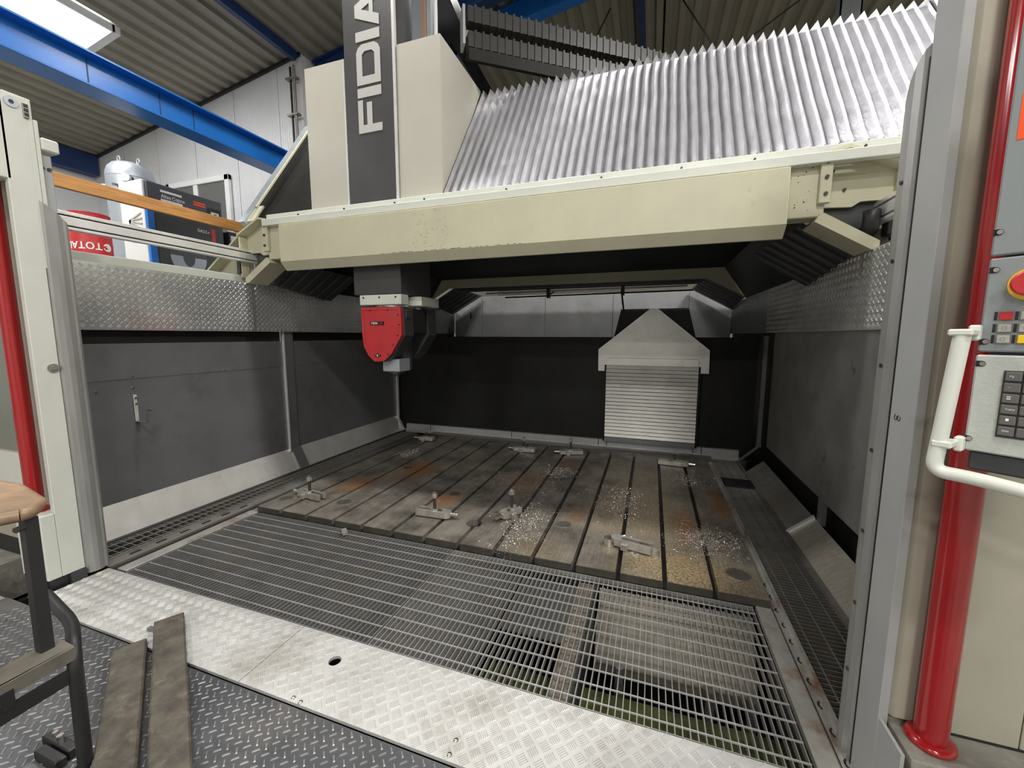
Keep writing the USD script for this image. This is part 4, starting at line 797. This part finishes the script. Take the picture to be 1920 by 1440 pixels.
# ================================================================== CABLE CHAIN AND STRUTS ABOVE
a0, a1 = np.array([-1.80, 3.90, 4.60]), np.array([.05, 5.26, 4.60]); d_ = (a1-a0)/np.linalg.norm(a1-a0); sd = np.array([d_[1], -d_[0], 0])
for lev, dz, lab in ((0, .03, 'upper run of grey cable chain links above the bellows'), (1, -.19, 'lower run of grey cable chain links above the bellows')):
    t = thing('cable_chain', lab, 'cable chain', a0 + [0, 0, dz])
    n = 30; Ln = np.linalg.norm(a1-a0)/n
    for k in range(n):
        c = a0 + d_*(k+.5)*Ln + np.array([0, 0, dz])
        part('chain_link', ob(c, (d_, sd, EZ), (Ln*.46, .06, .068)), chain_m, t)
        part('link_rib', ob(c + d_*Ln*.46, (d_, sd, EZ), (.010, .07, .080)), chain_m, t)
    part('inner_hoses', cyl(a0 + [0, 0, dz], a1 + [0, 0, dz], .03, 8), black, t)
    if lev == 0: part('end_bracket', cat(ob(a0 - d_*.04 + [0, 0, -.08], (d_, sd, EZ), (.012, .07, .17))), greyp, t)
t = thing('chain_tray', 'black sheet tray carrying the cable chain', 'tray', a0 - [0, 0, .3])
part('tray_bottom', ob((a0+a1)/2 + [0, 0, -.295], (d_, sd, EZ), (np.linalg.norm(a1-a0)/2, .09, .01)), oily, t); part('tray_side', ob((a0+a1)/2 + sd*.09 + [0, 0, -.345], (d_, sd, EZ), (np.linalg.norm(a1-a0)/2, .006, .05)), oily, t)
t = thing('chain_bracket', 'black steel bracket with slanting strut behind the cream shield', 'bracket', (-2.2, 4.35, 4.0))
part('plate', ext([(-2.60, 4.75), (-2.60, 5.35), (-2.25, 5.35), (-2.03, 4.86), (-2.03, 4.64), (-2.16, 4.60)], 4.28, 4.32, 'y'), matt_k, t)
part('strut', ext([(-2.16, 4.72), (-2.03, 4.75), (-1.66, 4.12), (-1.78, 4.10)], 4.24, 4.34, 'y'), matt_k, t); part('front_strut', ext([(-2.25, 5.35), (-2.18, 5.35), (-2.0, 4.92), (-2.03, 4.86)], 4.20, 4.28, 'y'), tele_m, t)
part('carrier_arm', bx(-2.1, -1.75, 4.36, 4.5, 4.80, 4.9), cream, t)

# rear portal
t = thing('rear_portal', 'cream portal plate at the back of the gantry with two unlit tube lamps', 'portal', (-1.35, 6.8, 2.15))
k_ = [(-4.03, 2.178), (-4.055, 2.76), (-3.90, 2.80), (-3.43, 2.872), (.949, 2.84), (1.30, 2.63), (1.285, 2.155), (.742, 2.45), (-3.545, 2.45)]
part('portal_plate', ext(k_, 6.76, 6.80, 'y'), cream, t)
part('upper_strip', ext([(-3.2, 2.77), (.6, 2.75), (.6, 2.84), (-3.2, 2.865)], 6.745, 6.762, 'y'), cream, t)
for x0, x1, z in ((-2.74, -1.90, 2.775), (-1.13, -.29, 2.782)):
    lf = part('lamp_housing', cbx(x0, x1, 6.69, 6.745, z-.01, z+.04, .004), black, t); part('lamp_tube', cyl((x0+.03, 6.70, z-.018), (x1-.02, 6.70, z-.018), .012, 10), white_p, lf, True)
part('conduit_strip', bx(-.28, .22, 6.72, 6.745, 2.76, 2.79), cream, t)
for x in (-2.9, -1.7, -1.3, .05, .5): part('screw', cyl((x, 6.76, 2.72), (x, 6.745, 2.72), .011, 6), bolt_m, t)
t = thing('rear_telescope', 'nested grey telescopic cover frames behind the rear portal', 'cover', (-1.35, 7.3, 2.1))
for k in range(6):
    o = .022*k; y = 6.82+.16*k
    for m_ in (0, 1):
        mm = (lambda P: P) if m_ == 0 else mir
        part('cover_segment', ext(mm([(.72-o, 2.455-o*.5), (.74-o, 2.47-o*.5), (1.275, 2.17-o), (1.26, 2.15-o)]), y, y+.15, 'y'), tele_m, t)
    if k < 3: part('cover_segment', bx(-3.44+o, .74-o, y, y+.15, 2.455-o*.5, 2.47-o*.5), tele_m, t)
    if k < 3: part('segment_edge', bx(-3.42+o, .72-o, y-.004, y+.004, 2.44-o*.5, 2.462-o*.5), dark, t)
part('cross_pipe', cyl((-2.9, 7.0, 2.36), (.5, 7.0, 2.38), .014, 8), alu, t); part('cross_pipe', cyl((-2.6, 7.2, 2.30), (.6, 7.2, 2.33), .012, 8), black, t)
part('pipe_clamp', cat(bx(-1.75, -1.70, 6.95, 7.05, 2.25, 2.42), bar((-1.75, 7, 2.27), (-1.6, 7, 2.38), .02, .02)), black, t); part('pipe_clamp', bx(-.5, -.45, 6.95, 7.05, 2.26, 2.42), black, t); part('hose', tube(fillet([(-.5, 6.98, 2.34), (-.47, 6.98, 2.15), (-.48, 7.5, 2.0)], .08), .014, 8), black, t, True)

# ================================================================== RAILS ON THE SIDE WALLS
def profile_rail(x, y0, y1, z0, z1, label):
    t = thing('guide_rail', label, 'rail', (x, (y0+y1)/2, z0)); h = z1-z0
    for a, b, dx, m in ((0, .16, 0, alu), (.16, .24, -.018, black), (.24, .72, 0, alu), (.72, .80, -.018, black), (.80, 1, 0, alu)):
        s = 1 if x < 0 else -1
        part('profile_face' if dx == 0 else 'profile_groove', cbx(x-.05*s, x+(.0+dx)*s, y0, y1, z0+a*h, z0+b*h, .003), m, t)
    for y in (y0+.05, y1-.15): part('support', cbx(x-.12*(1 if x < 0 else -1), x-.05*(1 if x < 0 else -1), y, y+.08, 2.235, z0+.06, .004), dark, t)
profile_rail(-4.05, 1.62, 3.36, 2.362, 2.49, 'bright grooved aluminium rail above the left tread panel'); profile_rail(1.32, 1.86, 3.40, 2.31, 2.45, 'shaded grooved aluminium rail above the right tread panel')
t = thing('cable_loom', 'black cable trunk hanging below the right aluminium rail', 'cable', (1.28, 3.2, 2.2))
part('trunk', tube(fillet([(1.27, 3.22, 2.38), (1.27, 3.22, 2.27), (1.31, 3.5, 2.22), (1.36, 3.6, 2.1)], .1), .045, 12), black, t, True)

# ================================================================== LEFT COLUMN
t = thing('machine_column', 'white enamel door column of the machine at the left with a grey rounded jamb', 'column', (-3.6, 1.45, .0))
part('column_face', cbx(-3.54, -3.50, 1.367, 1.476, .065, 2.96, .003), cream2, t); part('column_back', bx(-3.9, -3.54, 1.43, 1.476, .3, 2.96), beige, t); part('column_recess', cyl((-3.555, 1.415, .49), (-3.555, 1.415, 2.48), .018, 12), beige, t, True)
part('upper_cover', cbx(-3.95, -3.50, .95, 1.383, 2.485, 2.975, .004), cream2, t); part('upper_face', cbx(-3.54, -3.501, 1.386, 1.50, 2.0, 2.965, .003), cream2, t)
part('side_strip', cbx(-3.55, -3.503, 1.502, 1.522, 2.0, 2.86, .003), cream2, t)
jp = [(-3.60, 1.478), (-3.505, 1.478), (-3.488, 1.49), (-3.478, 1.515), (-3.476, 1.54), (-3.484, 1.565), (-3.492, 1.57), (-3.490, 1.585), (-3.502, 1.60), (-3.60, 1.60)]
v, f = ext(jp, .02, 2.40, 'z'); v = v.copy(); top = v[:, 2] > 2; v[top, 2] -= (v[top, 1]-1.478)*.9
part('jamb', (v, f), jambm, t); part('flat_bar', cbx(-3.56, -3.525, 1.505, 1.572, 2.28, 2.68, .004), greyp, t)
for y in (1.525, 1.555): part('bolt', cyl((-3.525, y, 2.60), (-3.515, y, 2.60), .010, 8), bolt_m, t)
part('stop_block', cbx(-3.60, -3.50, 1.525, 1.605, 2.70, 2.775, .008), cream2, t)
part('plinth', cbx(-3.782, -3.50, 1.30, 1.366, .065, .488, .004), cream2, t); part('plinth', cbx(-3.782, -3.545, 1.366, 1.43, .065, .488, .004), cream2, t)
part('toe_kick', bx(-3.77, -3.51, 1.31, 1.46, -.022, .065), black, t); part('toe_kick', bx(-3.56, -3.485, 1.40, 1.475, -.012, .062), dark, t)
bb = part('round_bolt', lathe([(0, .012), (.012, .012), (.020, .010), (.026, .004), (.028, 0)], (0, 0, 0), 20), bright, T(t.path, (0, 0, 0))) if False else part('round_bolt', cat(cyl((-3.50, 1.447, 1.395), (-3.492, 1.447, 1.395), .027, 20), cyl((-3.492, 1.447, 1.395), (-3.484, 1.447, 1.395), .013, 12)), clampm, t)
pt = part('pivot_disc', cyl((-3.501, 1.418, 2.915), (-3.494, 1.418, 2.915), .030, 24), galvtank, t, 40); part('pivot_hole', cyl((-3.4945, 1.418, 2.915), (-3.4925, 1.418, 2.915), .011, 14), black, pt)
part('switch_block', cat(cbx(-3.502, -3.490, 1.462, 1.484, 2.85, 2.935, .003)), galv_d, t)
for k in range(3): part('switch_knob', bx(-3.491, -3.487, 1.464, 1.482, 2.862+.024*k, 2.878+.024*k), black, t)
t = thing('front_cabinet', 'beige machine side cabinet with grey green pane behind the left red post', 'cabinet', (-4.6, 1.5, 0))
part('cabinet_body', cbx(-5.6, -3.92, 1.48, 1.56, .12, 2.48, .01), beige, t); part('cabinet_base', bx(-5.6, -3.92, 1.50, 1.56, -.022, .12), black, t)
part('cabinet_frame', ext(sbox(-5.6, .30, -3.91, 2.40).difference(sbox(-5.5, .82, -3.98, 2.30).buffer(.03, 4)), 1.462, 1.482, 'y'), cream2, t); part('cabinet_pane', bx(-5.52, -3.96, 1.474, 1.481, .80, 2.32), greenish, t)

def red_post(x, y, z0, z1, label):
    t = thing('red_post', label, 'post', (x, y, z0), group='red pipe posts of the machine')
    part('pipe', cyl((x, y, z0), (x, y, z1), .0405, 28), red, t, 40)
    part('foot_ring', lathe([(.040, .022), (.052, .021), (.060, .014), (.062, .005), (.060, 0), (.040, 0)], (x, y, z0), 28), red, t, True)
red_post(-3.655, 1.352, .489, 2.5, 'glossy red pipe post on the white plinth at the left')
red_post(.885, 1.508, .326, 3.3, 'thick glossy red pipe post on concrete at the right, behind the control console')

# ================================================================== RIGHT COLUMN
t = thing('door_column', 'cream door column at the right with light grey edge and dark rounded jamb', 'column', (1.2, 1.65, -.02))
part('grey_edge', cbx(.774, .80, 1.556, 1.690, -.02, 3.2, .002), greyp, t, label='light grey painted edge strip'); part('grey_side', bx(.776, .786, 1.428, 1.556, -.02, .324), greyp, t)
jp = [(.88, 1.692), (.786, 1.692), (.766, 1.705), (.756, 1.725), (.754, 1.75), (.760, 1.775), (.778, 1.79), (.88, 1.79)]
v, f = ext(jp, -.02, 2.50, 'z'); v = v.copy(); top = v[:, 2] > 2; v[top, 2] -= (v[top, 1]-1.692)*1.6
part('jamb', (v, f), jambm, t); part('jamb_line', bx(.772, .786, 1.689, 1.694, -.02, 2.45), black, t)
for z in (.35, .62, .9, 1.2, 1.5, 1.85, 2.1): part('rivet', cyl((.757, 1.735, z), (.751, 1.735, z), .007, 8), bolt_m, t)
part('post_face', cbx(.801, .95, 1.555, 1.70, .328, 3.2, .014), colm, t, label='cream rounded post face'); part('back_panel', cbx(.95, 1.125, 1.558, 1.60, .33, 3.2, .002), colm, t); part('back_panel', cbx(1.128, 2.2, 1.558, 1.60, .33, 3.2, .002), colm, t)
part('kick_strip', bx(.95, 2.2, 1.556, 1.575, .325, .333), black, t)
part('scribbled_mark', cat(*[tube([(.7735, 1.655+dy+.007*math.sin(a), 1.335+.009*math.cos(a)) for a in np.linspace(.3, 5.4, 14)], .0012, 5) for dy in (0, -.018)]), print_k, t)
t = thing('concrete_plinth', 'rough concrete plinth under the right door column', 'plinth', (1.4, 1.8, -.02))
part('block', cbx(.802, 2.2, 1.42, 1.688, -.02, .324, .006), concrete, t); part('block', cbx(.885, 2.2, 1.69, 1.79, -.02, .324, .006), concrete, t)

# ================================================================== CONSOLE
cu = np.array([.759, -.651, 0]); cn = np.array([-.651, -.759, 0]); CO = np.array([.60, 1.04, 0])
def K(u, z, o=0.): return CO + cu*u + cn*o + np.array([0, 0, z])
def kb(u0, u1, z0, z1, o0, o1, c=0.):
    m = cbx(u0, u1, z0, z1, o0, o1, c) if c else bx(u0, u1, z0, z1, o0, o1)
    v = m[0]; return np.array([K(a, b, d) for a, b, d in v]), m[1]
def ktext(s, h, u, z, o):
    m = meshkit.text_mesh(s, h, .0004); v = np.asarray(m.vertices); return np.array([K(u+a, z+b, o+c) for a, b, c in v]), np.asarray(m.faces)
t = thing('control_console', 'grey machine control console with emergency stop and key rows, cut off at the right', 'control panel', K(.2, 1.33))
part('housing', kb(.012, .42, 1.345, 2.5, -.16, -.012, .006), dark, t)
part('upper_panel', kb(.0, .42, 1.750, 2.5, -.012, 0, .003), console_g, t); mp_ = part('button_panel', kb(.0, .42, 1.571, 1.746, -.012, 0, .003), console_g, t); kp = part('key_panel', kb(.0, .42, 1.376, 1.565, -.012, .004, .003), console_l, t, label='pale hammertone keyboard panel')
part('under_lip', kb(.006, .42, 1.337, 1.376, -.10, -.006, .004), dark, t)
part('warning_sticker', kb(.0125, .12, 1.952, 2.03, 0, .0008), orange, t)
for u, z in ((.0085, 1.793), (.0105, 1.724), (.0095, 1.590), (.010, 1.548), (.006, 1.400)):
    o = .0042 if z < 1.565 else .0002
    part('panel_screw', cat(kb(u-.009, u-.001, z-.0055, z+.0055, o-.002, o+.0006), tube([K(u-.001, z, o-.002), K(u-.001, z, o+.0006)], .0055, 14)), black, t); part('screw_head', (lambda m: m)(tube([K(u, z, o), K(u, z, o+.0018)], .0042, 10)), clampm, t)
part('stop_ring', tube([K(.056, 1.694, 0), K(.056, 1.694, .006)], .029, 32), yellow, mp_, 40, label='yellow ring'); part('stop_button', tube([K(.056, 1.694, .006), K(.056, 1.694, .016), K(.056, 1.694, .020), K(.056, 1.694, .030), K(.056, 1.694, .033)], [.013, .013, .0225, .0225, .019], 28), redm, mp_, 40, label='red mushroom button')
for r, z in enumerate((1.638, 1.6155, 1.595)):
    for c, u in enumerate((.0305, .056, .082, .108)):
        m = redm if (r == 0 and c == 0) else (yellow if (r == 2 and c == 1) else button_w)
        part('button_bezel', kb(u-.0095, u+.0095, z-.0088, z+.0088, 0, .0012), galv_d, mp_); part('push_button', kb(u-.0082, u+.0082, z-.0075, z+.0075, .001, .004, .0012), m, mp_); part('indicator_slot', kb(u-.0148, u-.0112, z-.0078, z+.0078, 0, .0008), black, mp_)
        if m is button_w: part('button_icon', tube([K(u+.003*math.cos(a), z+.003*math.sin(a), .0042) for a in np.linspace(0, 6.2, 14)], .0003, 4), galv_d, mp_)
part('key_tray', kb(.0385, .30, 1.411, 1.537, .002, .0052), keybed, kp)
for r in range(6):
    z = 1.5265-.0205*r
    for c in range(8):
        u0 = .0405+.0005*r*0 + c*.0225; v, f = kb(u0, u0+.0208, z-.0088, z+.0088, .0052, .0105, .0018)
        part('key', (v, f), keym, kp)
        if c == 0:
            if r == 4: part('key_legend', kb(u0+.0085, u0+.0125, z-.001, z+.004, .0105, .0108), print_w, kp)
            elif r == 2: part('key_legend', cat(kb(u0+.006, u0+.011, z+.0025, z+.0042, .0105, .0108), kb(u0+.006, u0+.011, z-.0012, z+.0005, .0105, .0108)), print_w, kp)
            else: part('key_legend', ktext({0: 'Pg', 1: '~', 3: 'Trans', 5: 'Disk'}[r], .0032, u0+.006, z-.001, .0106), print_w, kp)
t = thing('grab_handle', 'cream painted tubular grab handle bent around the console corner', 'handle', K(0, 1.33, .05))
part('handle_tube', tube(fillet([K(-.0115, 1.612, .05), K(-.0285, 1.332, .05), K(.02, 1.3335, .05), K(.42, 1.30, .05)], .028, 8), .0128, 20), cream2, t, True)
part('clamp_band', cat(kb(-.030, .004, 1.601, 1.614, .018, .064, .003)), cream2, t); part('clamp_band', kb(-.034, -.004, 1.383, 1.397, .018, .064, .003), cream2, t)
part('clamp_lug', kb(-.012, .004, 1.592, 1.622, .0, .020, .003), cream2, t); part('clamp_lug', kb(-.012, .002, 1.373, 1.403, .0, .020, .003), cream2, t)
